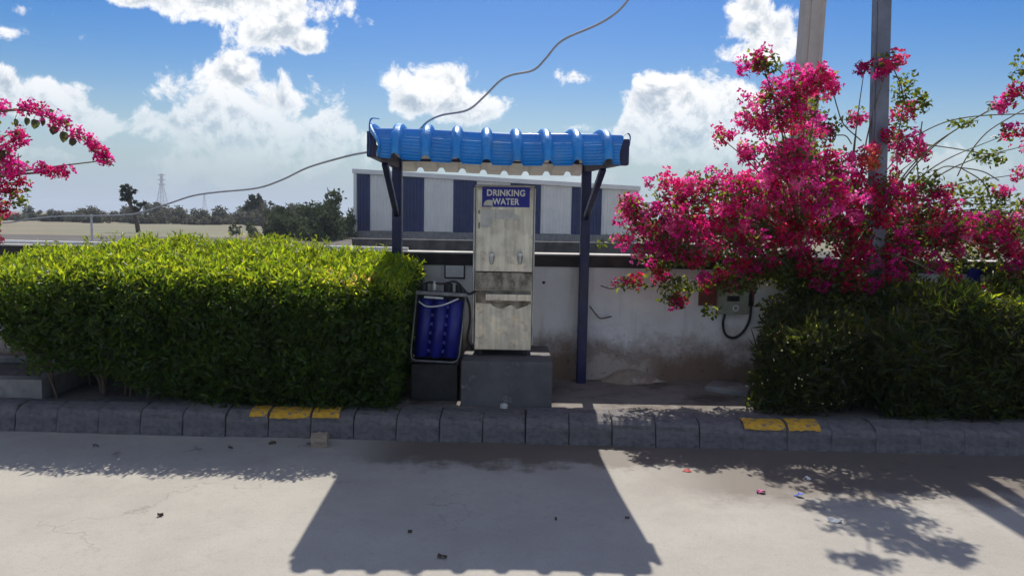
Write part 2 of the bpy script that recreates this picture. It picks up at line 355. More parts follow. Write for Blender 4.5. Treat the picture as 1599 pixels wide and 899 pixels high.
for k in range(6):
    mb = MB(); L = STONE - .006; n = len(PROF)
    prof = [(d + rs.uniform(-.007, .007), h + rs.uniform(-.007, .005) * (h > 0)) for d, h in PROF]
    secs = [(0, .0035), (.006, 0), (L * .33, rs.uniform(-.003, .003)), (L * .66, rs.uniform(-.003, .003)), (L - .006, 0), (L, .0035)]
    vs = [(x, d + (ins if d < .2 else 0), h - ins * .8) for x, ins in secs for d, h in prof]; fs = []
    for i in range(len(secs) - 1):
        for j in range(n - 1): fs.append((i * n + j, (i + 1) * n + j, (i + 1) * n + j + 1, i * n + j + 1))
    fs += [tuple(range(n)), tuple(range((len(secs) - 1) * n, len(secs) * n))]
    mb.add(vs, fs); o = mb.build('kerb_stone', 'kerb_stone', smooth=False); stone_meshes.append(o.data); bpy.data.objects.remove(o)
j0 = G(685, 692)                                     # one joint seen in the photograph
s0 = (j0 - KERB_L).dot(kd); s0 -= STONE * 14; kang = math.atan2(kd.y, kd.x)
paint = {}
for i in range(33):
    o = bpy.data.objects.new('kerb_stone', stone_meshes[rs.randrange(6)]); COL.objects.link(o); o.parent = kerb
    q = KERB_L + kd * (s0 + i * STONE) + kn * rs.uniform(-.007, .007); o.location = (q.x, q.y, rs.uniform(-.012, .006))
    o.rotation_euler = (rs.uniform(-.03, .03), rs.uniform(-.012, .012), kang + rs.uniform(-.018, .018)); ORG[o] = Vector(o.location); paint[i] = o
    if i > 19: o.scale.x = 1.022
def paint_patch(px0, px1):
    """yellow traffic paint on the rounded shoulder, one strip per stone"""
    a = (G(px0, 655, .16) - KERB_L).dot(kd); b = (G(px1, 655, .16) - KERB_L).dot(kd)
    for i in range(33):
        u0, u1 = max(a, s0 + i * STONE + .006), min(b, s0 + i * STONE + STONE - .015)
        if u1 - u0 < .03: continue
        mb = MB(); pr = [(.022, .146), (.032, .159), (.055, .177), (.094, .189), (.16, .1945)]
        x0 = u0 - s0 - i * STONE; x1 = u1 - s0 - i * STONE; xs = [x0 + (x1 - x0) * k / 8 for k in range(9)]
        vs = [(x, d - .003 + rs.uniform(-.002, .0), h + .004 + (rs.uniform(-.005, .005) if j in (0,) else 0)) for x in xs for j, (d, h) in enumerate(pr)]
        mb.add(vs, [(p * 5 + j, (p + 1) * 5 + j, (p + 1) * 5 + j + 1, p * 5 + j + 1) for p in range(8) for j in range(4)])
        o = mb.build('paint_strip', 'yellow_paint'); o.parent = paint[i]
paint_patch(378, 525); paint_patch(1152, 1262)

# ------------------------------------------------------------------ boundary wall
wall = thing('boundary_wall', 'low whitewashed boundary wall with dark band under its coping behind the water cooler', 'wall', (0, WALL_Y, 0))
MB().span(-14, 14, WALL_Y, WALL_Y + .2, 0, WALL_H - .115).build('wall_face', 'wall_paint', wall)
MB().span(-14, 14, WALL_Y - .022, WALL_Y + .222, WALL_H - .115, WALL_H - .014).build('band', 'dark_band', wall, bevel=.006)
MB().span(-14, 14, WALL_Y - .03, WALL_Y + .23, WALL_H - .014, WALL_H).build('coping', 'coping', wall, bevel=.004)
q = P(849, 441, WALL_Y); MB().tube([q + Vector((0, -.004, 0)), q + Vector((0, .01, 0))], .014, 10).build('drain_hole', 'black', wall)
# white conduit lying on the coping
r0 = random.Random(8)
pts = [(-9 + i * .5, WALL_Y + .03 + r0.uniform(-.012, .012), WALL_H + .017 + abs(r0.gauss(0, .003))) for i in range(17)]
pts[-1] = (-.93, WALL_Y + .03, WALL_H + .017)
cp = tag(MB().tube(curve(pts, 4), .016, 8).build('conduit_pipe', 'white_paint', smooth=True), 'white plastic conduit pipe lying along the wall coping above the hedge', 'pipe')

# ------------------------------------------------------------------ shelter
shel = thing('canopy_shelter', 'dark blue steel shelter with curved blue corrugated roof over the water cooler', 'shelter', (-.18, 6.45, PAVE))
PY = 6.43
def post(pxt, pxb):
    t_, b_ = P(pxt, 252, PY), P(pxb, 596, PY)
    b_.z = PAVE - .01; t_.z = 2.12
    return b_, t_
pL, pR = post(620.5, 620), post(916.5, 907)
MB().bar(pL[0], pL[1], .082, .082, (0, 1, 0)).build('post', 'navy_steel', shel, bevel=.006)
MB().bar(pR[0], pR[1], .082, .082, (0, 1, 0)).build('post', 'navy_steel', shel, bevel=.006)
eL, eR = P(579, 233, 5.0), P(972, 246, 5.0)
zA = 2.055
for (pp, ee, bx) in ((pL, eL, (604, 613)), (pR, eR, (946, 924))):
    a = Vector((pp[1].x, PY - .043, zA)); e = Vector((ee.x, ee.y, ee.z - .005))
    MB().bar(a, e, .055, .085).build('arm', 'navy_steel', shel, bevel=.004)
    mid = a.lerp(e, .52); mid.z -= .042
    foot = Vector((pp[0].x + (pp[1].x - pp[0].x) * .78, PY - .043, 1.62))
    MB().bar(mid, foot, .045, .045).build('brace', 'navy_steel', shel, bevel=.004)
    up = e.copy(); up.y += .03
    bw = .085 if ee.x > 0 else .055
    MB().bar(up + Vector((0, 0, -.045)), up + Vector((0, 0, .125)), bw, bw, (0, 1, 0)).build('upright', 'navy_steel', shel, bevel=.004)
MB().bar((pL[1].x, PY, 2.10), (pR[1].x, PY, 2.10), .05, .045).build('cross_beam', 'navy_steel', shel, bevel=.004)
uL, uR = eL + Vector((0, .06, .115)), eR + Vector((0, .06, .105))
MB().bar(uL, uR, .04, .04).build('cross_beam', 'navy_steel', shel, bevel=.004)
# crimp-curved roofing sheet
prof = curve([(0, 4.80, 1.985), (0, 4.80, 2.04), (0, 4.825, 2.10), (0, 4.885, 2.15), (0, 5.0, 2.183), (0, 5.2, 2.20), (0, 5.6, 2.193), (0, 6.2, 2.142), (0, 6.95, 2.03)], 40)
d = [0]
for i in range(1, len(prof)): d.append(d[-1] + (prof[i] - prof[i - 1]).length)
S = d[-1]; NS = 860; sa = np.linspace(0, S, NS); py_ = np.interp(sa, d, [p.y for p in prof]); pz_ = np.interp(sa, d, [p.z for p in prof])
ty, tz = np.gradient(py_), np.gradient(pz_); l = np.hypot(ty, tz); ny, nz = -tz / l, ty / l
PITCHR = .195; XF0 = P(621, 215, 4.9).x
us = []
for k in range(-1, 9):
    c = k * PITCHR
    for du, h in ((-.062, 0), (-.038, 0), (-.031, .010), (-.021, .026), (-.009, .031), (.009, .031), (.021, .026), (.031, .010), (.038, 0), (.062, 0)): us.append((c + du, h))
us = [(u, h) for u, h in us if -.195 <= u <= 7 * PITCHR + .12]
us = [(-.19, 0)] + us + [(7 * PITCHR + .12, 0)]
rr = random.Random(3); phase = [rr.uniform(0, 6) for _ in us]
V = []; 
crimp = (np.abs(((sa / .0215) % 1) - .5) * 2) ** .7
drop = .03
for j, (u, h) in enumerate(us):
    amp = .0105 * (1 - h / .031) * np.where(sa < .75, 1, .45)
    endw = max(0, -u - .03) ** 1.0 * 0.5 + max(0, u - 7 * PITCHR - .02) * .5
    bell = np.exp(-((sa - .05) / .12) ** 2)
    disp = h + amp * (crimp - .5) + .006 * np.sin(u * 5 + sa * 3)
    sag = -.032 * math.sin(math.pi * max(0, min(1, (u + .1) / 1.5))) * bell      # the free edge hangs a little in the middle
    tilt = -.012 * u
    x = XF0 + u - .105 * (py_ - 4.85) / 2.07 + endw * bell * (1 if u < .5 else -1)
    V.append(np.stack([x, py_ + ny * disp, pz_ + nz * disp + sag + tilt - .008 * (h == 0) + h * .8 * np.exp(-(sa / .05) ** 2)], 1))
V = np.array(V); nu = len(us); me = bpy.data.meshes.new('roof_sheet')
og = ORG[shel]; vv = (V.reshape(-1, 3) - np.array(og))
fs = [(j * NS + i, j * NS + i + 1, (j + 1) * NS + i + 1, (j + 1) * NS + i) for j in range(nu - 1) for i in range(NS - 1)]
me.from_pydata(vv.tolist(), [], fs); me.update()
bm = bmesh.new(); bm.from_mesh(me); bmesh.ops.recalc_face_normals(bm, faces=bm.faces[:])
if sum(f.normal.z for f in bm.faces) < 0: bmesh.ops.reverse_faces(bm, faces=bm.faces[:])
bm.to_mesh(me); bm.free()
me.materials.append(MATS['sheet_blue']); me.materials.append(MATS['sheet_back'])
roof = link('roof_sheet', me, shel); so = roof.modifiers.new('thick', 'SOLIDIFY'); so.thickness = .0025; so.offset = -1; so.material_offset = 1
# frayed strips of sheet curling at the two front corners
for (e, s) in ((uL, -1), (uR, 1)):
    pts = [e + Vector((0, -.02, .03)), e + Vector((s * .03, -.05, .055)), e + Vector((s * .05, -.05, .03)), e + Vector((s * .045, -.05, -.03))] if s > 0 else \
          [e + Vector((.05, -.03, .09)), e + Vector((0, -.05, .085)), e + Vector((-.012, -.05, .02)), e + Vector((-.005, -.05, -.08)), e + Vector((-.018, -.04, -.15))]
    c = curve(pts, 5); mb = MB(); w = .022
    vs = [p + Vector((0, o_, 0)) for p in c for o_ in (-w, w)]
    mb.add(vs, [(2 * i, 2 * i + 1, 2 * i + 3, 2 * i + 2) for i in range(len(c) - 1)])
    o = mb.build('bent_flap', 'sheet_blue', shel, smooth=True); so = o.modifiers.new('thick', 'SOLIDIFY'); so.thickness = .002

# ------------------------------------------------------------------ plinth and water cooler
PLZ = .525
pl0, pl1 = G(719, 634, PAVE), G(861, 634, PAVE)
plx0, plx1, ply0, ply1 = pl0.x, pl1.x, pl0.y, pl0.y + .74
pl = tag(MB().span(plx0, plx1, ply0, ply1, PAVE - .02, PLZ).build('plinth', 'plinth', origin=((plx0 + plx1) / 2, (ply0 + ply1) / 2, PAVE), bevel=.012),
         'grey concrete plinth block carrying the steel water cooler', 'plinth')
CY = 5.76
cl, ct, cr = P(741.5, 420, CY).x, P(786, 289, CY).z, P(832, 420, CY).x
cw = cr - cl; cx = (cl + cr) / 2; LEG = .075; cb = PLZ + LEG; CD = .42
cool = thing('water_cooler', 'dirty stainless steel water cooler with blue DRINKING WATER sign and two taps', 'water cooler', (cx, CY + CD / 2, PLZ))
zz = lambda py: P(786, py, CY).z
z1, z2, z3 = zz(425), zz(453), zz(546)
MB().span(cl, cr, CY + .004, CY + CD, cb, ct - .012).build('cabinet', 'steel', cool, bevel=.008)
MB().span(cl + .014, cr - .006, CY - .010, CY + .006, z1 + .004, ct - .03).build('upper_panel', 'steel', cool, bevel=.004)
MB().span(cl + .004, cr - .004, CY - .014, CY + .006, z3, zz(473)).build('lower_panel', 'steel', cool, bevel=.005)
# sloping splash back, recessed
mb = MB(); mb.add([(cl + .006, CY - .008, z1 - .002), (cr - .006, CY - .008, z1 - .002), (cr - .006, CY - .03, z2 + .004), (cl + .006, CY - .03, z2 + .004),
                   (cl + .006, CY + .02, z1 - .002), (cr - .006, CY + .02, z1 - .002), (cr - .006, CY + .02, z2 + .004), (cl + .006, CY + .02, z2 + .004)],
                  [(0, 1, 2, 3), (4, 7, 6, 5), (0, 4, 5, 1), (3, 2, 6, 7), (0, 3, 7, 4), (1, 5, 6, 2)])
mb.build('splash_back', 'steel_stain_shade', cool, bevel=.003)
MB().span(cl - .004, cr + .004, CY - .012, CY + CD + .004, ct - .016, ct).build('top_cover', 'galv', cool, bevel=.006)
MB().span(cl - .016, cl - .002, CY - .002, CY + .05, cb + .02, ct - .02).build('side_trim', 'galv', cool, bevel=.004)
MB().span(cr + .0, cr + .012, CY + .0, CY + .05, cb + .02, ct - .02).build('side_trim', 'galv', cool, bevel=.004)
for hz_ in (331, 352): 
    q = P(748, hz_, CY - .012); MB().box((q.x, CY - .012, q.z), (.008, .01, .045 if hz_ > 340 else .03)).build('hinge', 'black', cool, bevel=.002)
for sx in (cl + .05, cr - .05):
    for yy in (CY + .04, CY + CD - .05): MB().span(sx - .02, sx + .02, yy - .02, yy + .02, PLZ, cb + .004).build('leg', 'black', cool, bevel=.003)
# drip tray: an open trough
ty0 = CY - .10; ta, tb = P(759, 460, CY).x, P(829, 460, CY).x; tz1, tz0 = z2 - .022, z2 - .072
tr = MB(); tr.span(ta, tb, ty0, ty0 + .006, tz0, tz1).span(ta, ta + .006, ty0 + .006, CY - .012, tz0, tz1).span(tb - .006, tb, ty0 + .006, CY - .012, tz0, tz1).span(ta + .006, tb - .006, ty0 + .006, CY - .012, tz0, tz0 + .006)
tr.build('drip_tray', 'steel', cool, bevel=.002)
mb = MB()
for i in range(14): 
    gx = ta + .02 + i * (tb - ta - .04) / 13; mb.span(gx - .004, gx + .004, ty0 + .008, CY - .014, tz1 - .012, tz1 - .007)
g = mb.build('grille', 'galv', cool)
MB().span(cl + .01, cr - .01, CY - .006, CY + .005, zz(473) + .003, z2 - .003).build('tray_shade_panel', 'steel_stain_shade', cool)  # dark panel standing in for the shade behind the tray
for zs in (z1, ): MB().span(cl + .004, cr - .004, CY - .009, CY + .005, zs - .0015, zs + .0035).build('seam', 'black', cool)
# taps
for tx in (768, 812):
    q = P(tx, 402, CY - .01)
    t_ = MB().tube([(q.x, CY - .008, q.z), (q.x, CY - .05, q.z)], .012, 10).tube([(q.x, CY - .05, q.z + .014), (q.x, CY - .05, q.z - .025), (q.x, CY - .055, q.z - .048)], [.019, .018, .012], 10).build('tap', 'galv', cool, smooth=False)
    h = MB().tube([(q.x, CY - .05, q.z + .012), (q.x, CY - .053, q.z + .038)], [.017, .021], 10).build('tap_lever', 'white_paint', t_)
    MB().tube([(q.x, CY - .016, q.z), (q.x, CY - .010, q.z)], .022, 12).build('tap_flange', 'steel_stain_shade', t_)
# sign plate, lettering and torn stickers
sy = CY - .0135
sA, sB = P(753, 292, sy), P(827, 324, sy)
sg = MB().span(sA.x, sB.x, sy - .0015, sy + .004, sB.z, sA.z).build('sign', 'sign_blue', cool, bevel=.001)
def text(body, x0, x1, zc, h, y, parent, material, name='lettering'):
    cu = bpy.data.curves.new('t', 'FONT'); cu.body = body; cu.size = 1; cu.offset = .032; cu.extrude = .0; cu.space_character = 1.06
    o = bpy.data.objects.new('t', cu); COL.objects.link(o); bpy.context.view_layer.update()
    me = bpy.data.meshes.new_from_object(o.evaluated_get(bpy.context.evaluated_depsgraph_get())); bpy.data.objects.remove(o)
    co = np.array([v.co[:] for v in me.vertices]); mn, mx = co.min(0), co.max(0)
    og = ORG[parent]
    for v in me.vertices:
        u = (v.co.x - mn[0]) / (mx[0] - mn[0]); w = (v.co.y - mn[1]) / (mx[1] - mn[1])
        v.co = Vector((x0 + u * (x1 - x0), y, zc - h / 2 + w * h)) - og
    me.materials.append(MATS[material]); return link(name, me, parent)
text('DRINKING', P(760.5, 302, sy).x, P(820, 302, sy).x, P(790, 301.3, sy).z, .050, sy - .0030, sg, 'white_paint')
text('WATER', P(769, 315, sy).x, P(811, 315, sy).x, P(790, 314.8, sy).z, .050, sy - .0030, sg, 'white_paint')
def sticker(pxs, parent, y, m='paper', name='torn_sticker'):
    q = [P(a, b, y) for a, b in pxs]; n = len(q)
    MB().add([(p.x, y, p.z) for p in q] + [(p.x, y + .0012, p.z) for p in q], [tuple(range(n)), tuple(reversed(range(n, 2 * n)))] + [(i, (i + 1) % n, n + (i + 1) % n, n + i) for i in range(n)]).build(name, m, parent)
sticker([(755, 321), (756, 316), (759, 313), (765, 312), (770, 313), (769, 319), (770, 322), (764, 321)], cool, sy - .0042)
sticker([(751, 327), (774, 328), (773, 343), (768, 346), (767, 355), (750, 355)], cool, CY - .0125)
sticker([(775, 327), (797, 328), (803, 332), (805, 342), (799, 341), (790, 343), (780, 342), (775, 344)], cool, CY - .0125)
sticker([(766, 473.5), (790, 473.5), (812, 473.5), (826, 473.5), (824, 477), (815, 480), (806, 483), (803, 479), (798, 476), (790, 479), (785, 482), (777, 481), (770, 478)], cool, CY - .0165, 'steel_stain_shade', 'tray_shade_stain')  # stain that also paints the shade under the tray
sticker([(806, 334), (811, 340), (812, 349), (809, 347), (805, 341)], cool, CY - .0125)

# ------------------------------------------------------------------ blue framed filter rack
BY = 5.66
c4 = [P(651, 455, BY), P(727, 460, BY), P(716, 566, BY), P(640, 562, BY)]
rack = thing('filter_rack', 'dark blue ribbed water filter panel in thin metal frame, tilted beside the cooler', 'filter rack', ((c4[3].x + c4[2].x) / 2, BY + .1, PAVE))
ex = (c4[2] - c4[3]).normalized(); ez = (c4[0] - c4[3]).normalized(); wx = (c4[2] - c4[3]).length; hz_ = (c4[0] - c4[3]).length
ey = ez.cross(ex).normalized()
if ey.y < 0: ey = -ey
def L(u, v, w=0): return c4[3] + ex * u * wx + ez * v * hz_ + ey * w
loop = [L(.0, .96), L(.0, .12), L(.03, .03), L(.12, .0), L(.88, 0), L(.97, .03), L(1., .12), L(1., .96)]
MB().tube(loop, .007, 8).build('wire_frame', 'dull_metal', rack, smooth=True)
MB().bar(L(-.02, .985), L(1.02, .985), .03, .028, ez).build('top_rail', 'dull_metal', rack, bevel=.004)
for k, u in enumerate((.2, .5, .8)):
    pts = [L(u, .04, .07), L(u, .06, .07), L(u, .88, .07), L(u, .90, .07)]
    MB().tube(pts, [.04, .058, .058, .04], 14).build('filter_tube', 'tank_blue', rack, smooth=True)
for u in (.35, .65):
    for k in range(6): MB().box(L(u, .14 + k * .13, .05), (.022, .03, .03)).build('tube_clip', 'tank_blue', rack, bevel=.004)
MB().bar(L(.0, .5, .135), L(1., .5, .135), .02, hz_ * .99, ez).build('back_plate', 'black', rack)
MB().tube(curve([L(.06, .86, -.012), L(.25, .80, -.03), L(.55, .83, -.035), L(.86, .93, -.012)], 6), .006, 6).build('white_hose', 'litter_white', rack, smooth=True)
MB().bar(L(.16, .93, -.006), L(.55, .925, -.006), .012, .014, ez).build('name_strip', 'paper', rack)
qa, qb = L(.02, 0, .0), L(.98, 0, .0); zt = min(qa.z, qb.z) - .02
MB().span(qa.x, qb.x, qa.y + .02, qa.y + .26, PAVE - .004, zt).build('under_rack_fill', 'black', rack, bevel=.006)  # added black block that keeps the space under the rack dark
MB().bar(L(0, -.012, .14), L(1, -.012, .14), .26, .02, ez).build('stand_tray', 'black', rack)
for (px, py, s) in ((662, 446, .05), (678, 444, .045), (700, 447, .06), (716, 449, .04)):
    q = P(px, py, BY + .08); MB().tube([q + Vector((0, 0, -.045)), q + Vector((0, 0, .02)), q + Vector((0, 0, .028))], [s * .6, s * .6, s * .3], 10).build('valve', 'black' if s != .045 else 'galv', rack, smooth=False)
MB().tube(curve([P(652, 452, BY + .08), P(668, 441, BY + .06), P(690, 443, BY + .07), P(712, 440, BY + .06), P(730, 458, BY + .05), P(742, 455, BY + .1)], 6), .010, 8).build('pipe', 'black', rack, smooth=True)
MB().tube(curve([P(716, 449, BY + .08), P(731, 470, BY + .08), P(734, 500, BY + .05), P(730, 530, BY + .08), P(738, 545, BY + .12)], 6), .009, 8).build('pipe', 'black', rack, smooth=True)

# small framed notice on the wall (its codes are left out)
na, nb = P(694, 412, WALL_Y - .01), P(726, 435, WALL_Y - .01)
nt_ = thing('notice_plate', 'small white notice plate in dark frame on the wall above the filter rack', 'notice', ((na.x + nb.x) / 2, WALL_Y, nb.z))
MB().span(na.x, nb.x, WALL_Y - .016, WALL_Y, nb.z, na.z).build('frame', 'black', nt_, bevel=.003)
MB().span(na.x + .012, nb.x - .012, WALL_Y - .019, WALL_Y - .014, nb.z + .012, na.z - .012).build('plate', 'white_paint', nt_)

# ------------------------------------------------------------------ electricity meter on the wall, with its board and cable loop
ma, mb_ = P(1122, 450, WALL_Y - .08), P(1168, 491, WALL_Y - .08)
met = thing('electric_meter', 'grey electricity meter on rust red board with hanging black cable loop on the wall', 'meter', ((ma.x + mb_.x) / 2, WALL_Y, mb_.z))
ba, bb = P(1092, 425, WALL_Y), P(1176, 478, WALL_Y)
MB().span(ba.x, bb.x, WALL_Y - .022, WALL_Y, bb.z, ba.z).build('board', 'rust_board', met, bevel=.004)
box_ = MB().span(ma.x, mb_.x, WALL_Y - .09, WALL_Y - .024, mb_.z, ma.z).build('housing', 'meter_grey', met, bevel=.008)
q = P(1146, 467, WALL_Y - .09); MB().span(q.x - .06, q.x + .05, WALL_Y - .094, WALL_Y - .086, q.z - .018, q.z + .03).build('display', 'glass_dark', box_, bevel=.002)
q = P(1149, 481, WALL_Y - .09); mbx = MB(); n = 16
mbx.tube([q + Vector((.024 * math.cos(k * math.tau / n), 0, .024 * math.sin(k * math.tau / n))) for k in range(n + 1)], .005, 6).build('dial_ring', 'white_paint', box_, smooth=True)
MB().tube(curve([P(1132, 491, WALL_Y - .05), P(1129, 505, WALL_Y - .04), P(1133, 522, WALL_Y - .03), P(1146, 527, WALL_Y - .03), P(1160, 518, WALL_Y - .03), P(1170, 500, WALL_Y - .03), P(1173, 475, WALL_Y - .03), P(1172, 455, WALL_Y - .03)], 7), .011, 8).build('cable_loop', 'black', met, smooth=True)
q = P(1521, 427, WALL_Y - .03); tag(MB().box((q.x, WALL_Y - .03, q.z - .03), (.115, .012, .16)).build('blue_plate', 'sign_blue', origin=(q.x, WALL_Y - .03, q.z), bevel=.002), 'small plain blue plate on the wall behind the right shrub', 'sign')

# ------------------------------------------------------------------ poles
def bar_pole(name, label, pb, pt, y, wb, wt, dep, m, bevel, extra=False):
    b, t = P(*pb, y), P(*pt, y); d = (t - b) / (t.z - b.z)
    z0, z1 = (0 if y > WALL_Y else PAVE - .02), 7.6; A, B = b + d * (z0 - b.z), b + d * (z1 - b.z)
    o = thing(name, label, 'pole', A)
    mb = MB(); vs = []
    for q, w in ((A, wb), (B, wt)): vs += [q + Vector((i * w / 2, j * dep / 2 * (w / wb), 0)) for i, j in ((-1, -1), (1, -1), (1, 1), (-1, 1))]
    mb.add(vs, [(3, 2, 1, 0), (4, 5, 6, 7), (0, 1, 5, 4), (1, 2, 6, 5), (2, 3, 7, 6), (3, 0, 4, 7)]); mb.build('shaft', m, o, bevel=bevel)
    return o, A, B
o, A, B = bar_pole('utility_pole', 'thick tapering beige concrete pole behind the pink bougainvillea', (1253, 220), (1270, 0), 7.35, .235, .19, .18, 'pole_concrete', .025)
MB().bar(A + Vector((.0, -.096, .2)), B + Vector((0, -.08, -.2)), .09, .008, (0, 1, 0)).build('face_panel', 'pole_concrete', o, bevel=.003)
o, A, B = bar_pole('steel_post', 'slim grey blue square steel pole rising through the bougainvillea', (1366, 430), (1377, 0), 6.36, .115, .115, .115, 'pole_steel', .008)
MB().bar(A + Vector((-.066, -.02, .0)), B + Vector((-.066, -.02, 0)), .016, .06, (0, 1, 0)).build('side_flange', 'pole_steel', o, bevel=.003)

# ------------------------------------------------------------------ cables
def cable(name, label, pts, r): return tag(MB().tube(curve(pts, 7), r, 8).build(name, 'cable', smooth=True), label, 'cable')
cable('overhead_cable', 'grey cable sagging from the roof corner across the left sky over the hedge',
      [P(588, 236, 6.45), P(560, 240, 6.9), P(530, 247, 7.4), P(480, 262, 8.2), P(440, 281, 8.5), P(400, 294, 8.7), P(340, 300, 9.0), P(300, 306, 9.2), P(260, 319, 9.7), P(210, 334, 10.3), P(150, 337, 11), P(90, 338, 11.6), P(40, 343, 12.1), P(0, 348, 12.5), P(-120, 346, 13.5), P(-400, 280, 16), P(-700, 160, 18)], .0105)
cable('overhead_cable', 'wavy grey cable rising from the roof sheet to the top of the sky',
      [P(655, 203, 5.1), P(668, 190, 5.05), P(690, 180, 5.), P(730, 172, 4.9), P(755, 152, 4.85), P(780, 127, 4.8), P(800, 117, 4.75), P(832, 110, 4.7), P(850, 94, 4.65), P(870, 70, 4.6), P(890, 57, 4.55), P(930, 40, 4.5), P(960, 22, 4.45), P(982, -2, 4.4), P(1000, -40, 4.3), P(1050, -140, 4.1), P(1150, -300, 3.8)], .0068)

# ------------------------------------------------------------------ concrete inspection chamber on the left
ch = thing('inspection_chamber', 'open topped concrete inspection chamber at the left end of the hedge', 'chamber', (-4.3, 6.0, PAVE))
cf, cbk = G(66, 624, PAVE), 6.42
HX = P(66, 593, cf.y).z
x1 = cf.x; x0 = -5.2; y0 = cf.y; y1 = cbk; tw = .13
MB().span(x0, x1, y0, y0 + tw, PAVE - .02, HX).span(x0, x1, y1 - tw, y1, PAVE - .02, HX).span(x1 - tw, x1, y0 + tw, y1 - tw, PAVE - .02, HX).span(x0, x0 + tw, y0 + tw, y1 - tw, PAVE - .02, HX).build('chamber_wall', 'concrete', ch)
MB().span(x0 + tw, x1 - tw, y0 + tw, y1 - tw, PAVE - .02, HX - .035).build('dark_fill', 'black', ch)  # black slab raised near the rim so the opening reads dark

# ------------------------------------------------------------------ shed behind
SY = 56.
def SX(px): return P(px, 340, SY).x
shed = thing('warehouse_shed', 'long blue and white striped metal shed standing beyond the wall', 'building', (SX(775), SY, 0))
zl, zr = P(555, 264, SY).z, P(995, 291, SY).z
def ztop(x): return zl + (zr - zl) * (x - SX(555)) / (SX(995) - SX(555))
def prism(x0, x1, y0, y1, z0, drop): 
    mb = MB(); vs = [(x0, y0, z0), (x1, y0, z0), (x1, y1, z0), (x0, y1, z0), (x0, y0, ztop(x0) - drop), (x1, y0, ztop(x1) - drop), (x1, y1, ztop(x1) - drop), (x0, y1, ztop(x0) - drop)]
    return mb.add(vs, [(3, 2, 1, 0), (4, 5, 6, 7), (0, 1, 5, 4), (1, 2, 6, 5), (2, 3, 7, 6), (3, 0, 4, 7)])
X0, X1 = SX(554), SX(995)
prism(X0 + .1, X1 - .1, SY + .1, SY + 14, -.1, .12).build('wall', 'clad_white', shed)
prism(X0 - .1, X1 + .1, SY - .12, SY + 14.3, 0, 0).v
mb = MB(); x0, x1 = X0 - .15, X1 + .15
vs = [(x0, SY - .2, ztop(x0) - .32), (x1, SY - .2, ztop(x1) - .32), (x1, SY + 14.3, ztop(x1) - .32), (x0, SY + 14.3, ztop(x0) - .32), (x0, SY - .2, ztop(x0)), (x1, SY - .2, ztop(x1)), (x1, SY + 14.3, ztop(x1)), (x0, SY + 14.3, ztop(x0))]
mb.add(vs, [(3, 2, 1, 0), (4, 5, 6, 7), (0, 1, 5, 4), (1, 2, 6, 5), (2, 3, 7, 6), (3, 0, 4, 7)]).build('roof', 'clad_white', shed)
MB().span(X0 - .06, X0 + .16, SY - .16, SY + .1, -.05, ztop(X0) - .33).build('corner_trim', 'clad_white', shed)
MB().span(X1 - .16, X1 + .06, SY - .16, SY + .1, -.05, ztop(X1) - .33).build('corner_trim', 'clad_white', shed)
edges = [558, 578, 629, 662, 707.5, 744, 796, 844, 892, 939, 992]
for i in range(len(edges) - 1):
    a, b = SX(edges[i]) + .01, SX(edges[i + 1]) - .01; mb = MB(); z0 = .55 if i % 2 else .5
    prof = []; nrib = max(2, round((b - a) / .25)); w = (b - a) / nrib
    for k in range(nrib): prof += [(a + k * w, 0), (a + k * w + w * .62, 0), (a + k * w + w * .7, .075), (a + k * w + w * .92, .075)]
    prof.append((b, 0)); n = len(prof); dy = .03 if i % 2 else 0
    vs = [(x, SY - .02 - h + dy, z0) for x, h in prof] + [(x, SY - .02 - h + dy, ztop(x) - .34) for x, h in prof]
    mb.add(vs, [(k, k + 1, n + k + 1, n + k) for k in range(n - 1)])
    o = mb.build('cladding_panel', 'clad_blue' if i % 2 == 0 else 'clad_white', shed); so = o.modifiers.new('t', 'SOLIDIFY'); so.thickness = .02
MB().span(X0 + .1, X1 - .1, SY - .1, SY + .1, -.05, .52).build('base_course', 'concrete', shed)

# retaining wall of rough dark stone in front of the shed
RY = 20.; ra, rb_ = P(549, 372, RY), P(1130, 386, RY)
tag(MB().span(ra.x, rb_.x, RY, RY + .35, -.08, ra.z).build('retaining_wall', 'dark_stone', origin=((ra.x + rb_.x) / 2, RY, 0), bevel=.03), 'low rough dark grey retaining wall at the foot of the striped shed', 'wall')
# ------------------------------------------------------------------ pylons, far trees and scrub
def pylon(label, px, ptop, y, zb=0):
    top = P(px, ptop, y); o = thing('power_pylon', label, 'pylon', (top.x, y, 0), 'power pylons on the horizon'); H = top.z; mb = MB()
    wb, wt = H * .13, H * .022; T = .012 * H
    def c(k, sx, sy): w = wb + (wt - wb) * min(1, k / .78) if k < .78 else wt; return Vector((top.x + sx * w, y + sy * w, H * k))
    ks = [0, .2, .36, .5, .62, .7, .78, .88, 1]
    for sx in (-1, 1):
        for sy in (-1, 1):
            for a, b in zip(ks, ks[1:]): mb.bar(c(a, sx, sy), c(b, sx, sy), T, T, (0, 1, 0))
    for a, b in zip(ks, ks[1:]):
        for s in (-1, 1):
            mb.bar(c(a, -1, s), c(b, 1, s), T * .7, T * .7, (0, 1, 0)); mb.bar(c(a, 1, s), c(b, -1, s), T * .7, T * .7, (0, 1, 0))
    mb.build('lattice', 'pylon_steel', o)
    for k in (.74, .85, .96): MB().bar((top.x - H * .095, y, H * k), (top.x + H * .095, y, H * k), T * 1.3, T * 1.5).build('cross_arm', 'pylon_steel', o)
pylon('tall pale lattice power pylon above the scrub, the nearer of two', 252, 271, 620)
pylon('short distant lattice power pylon, the farther of two', 319, 303, 1150)

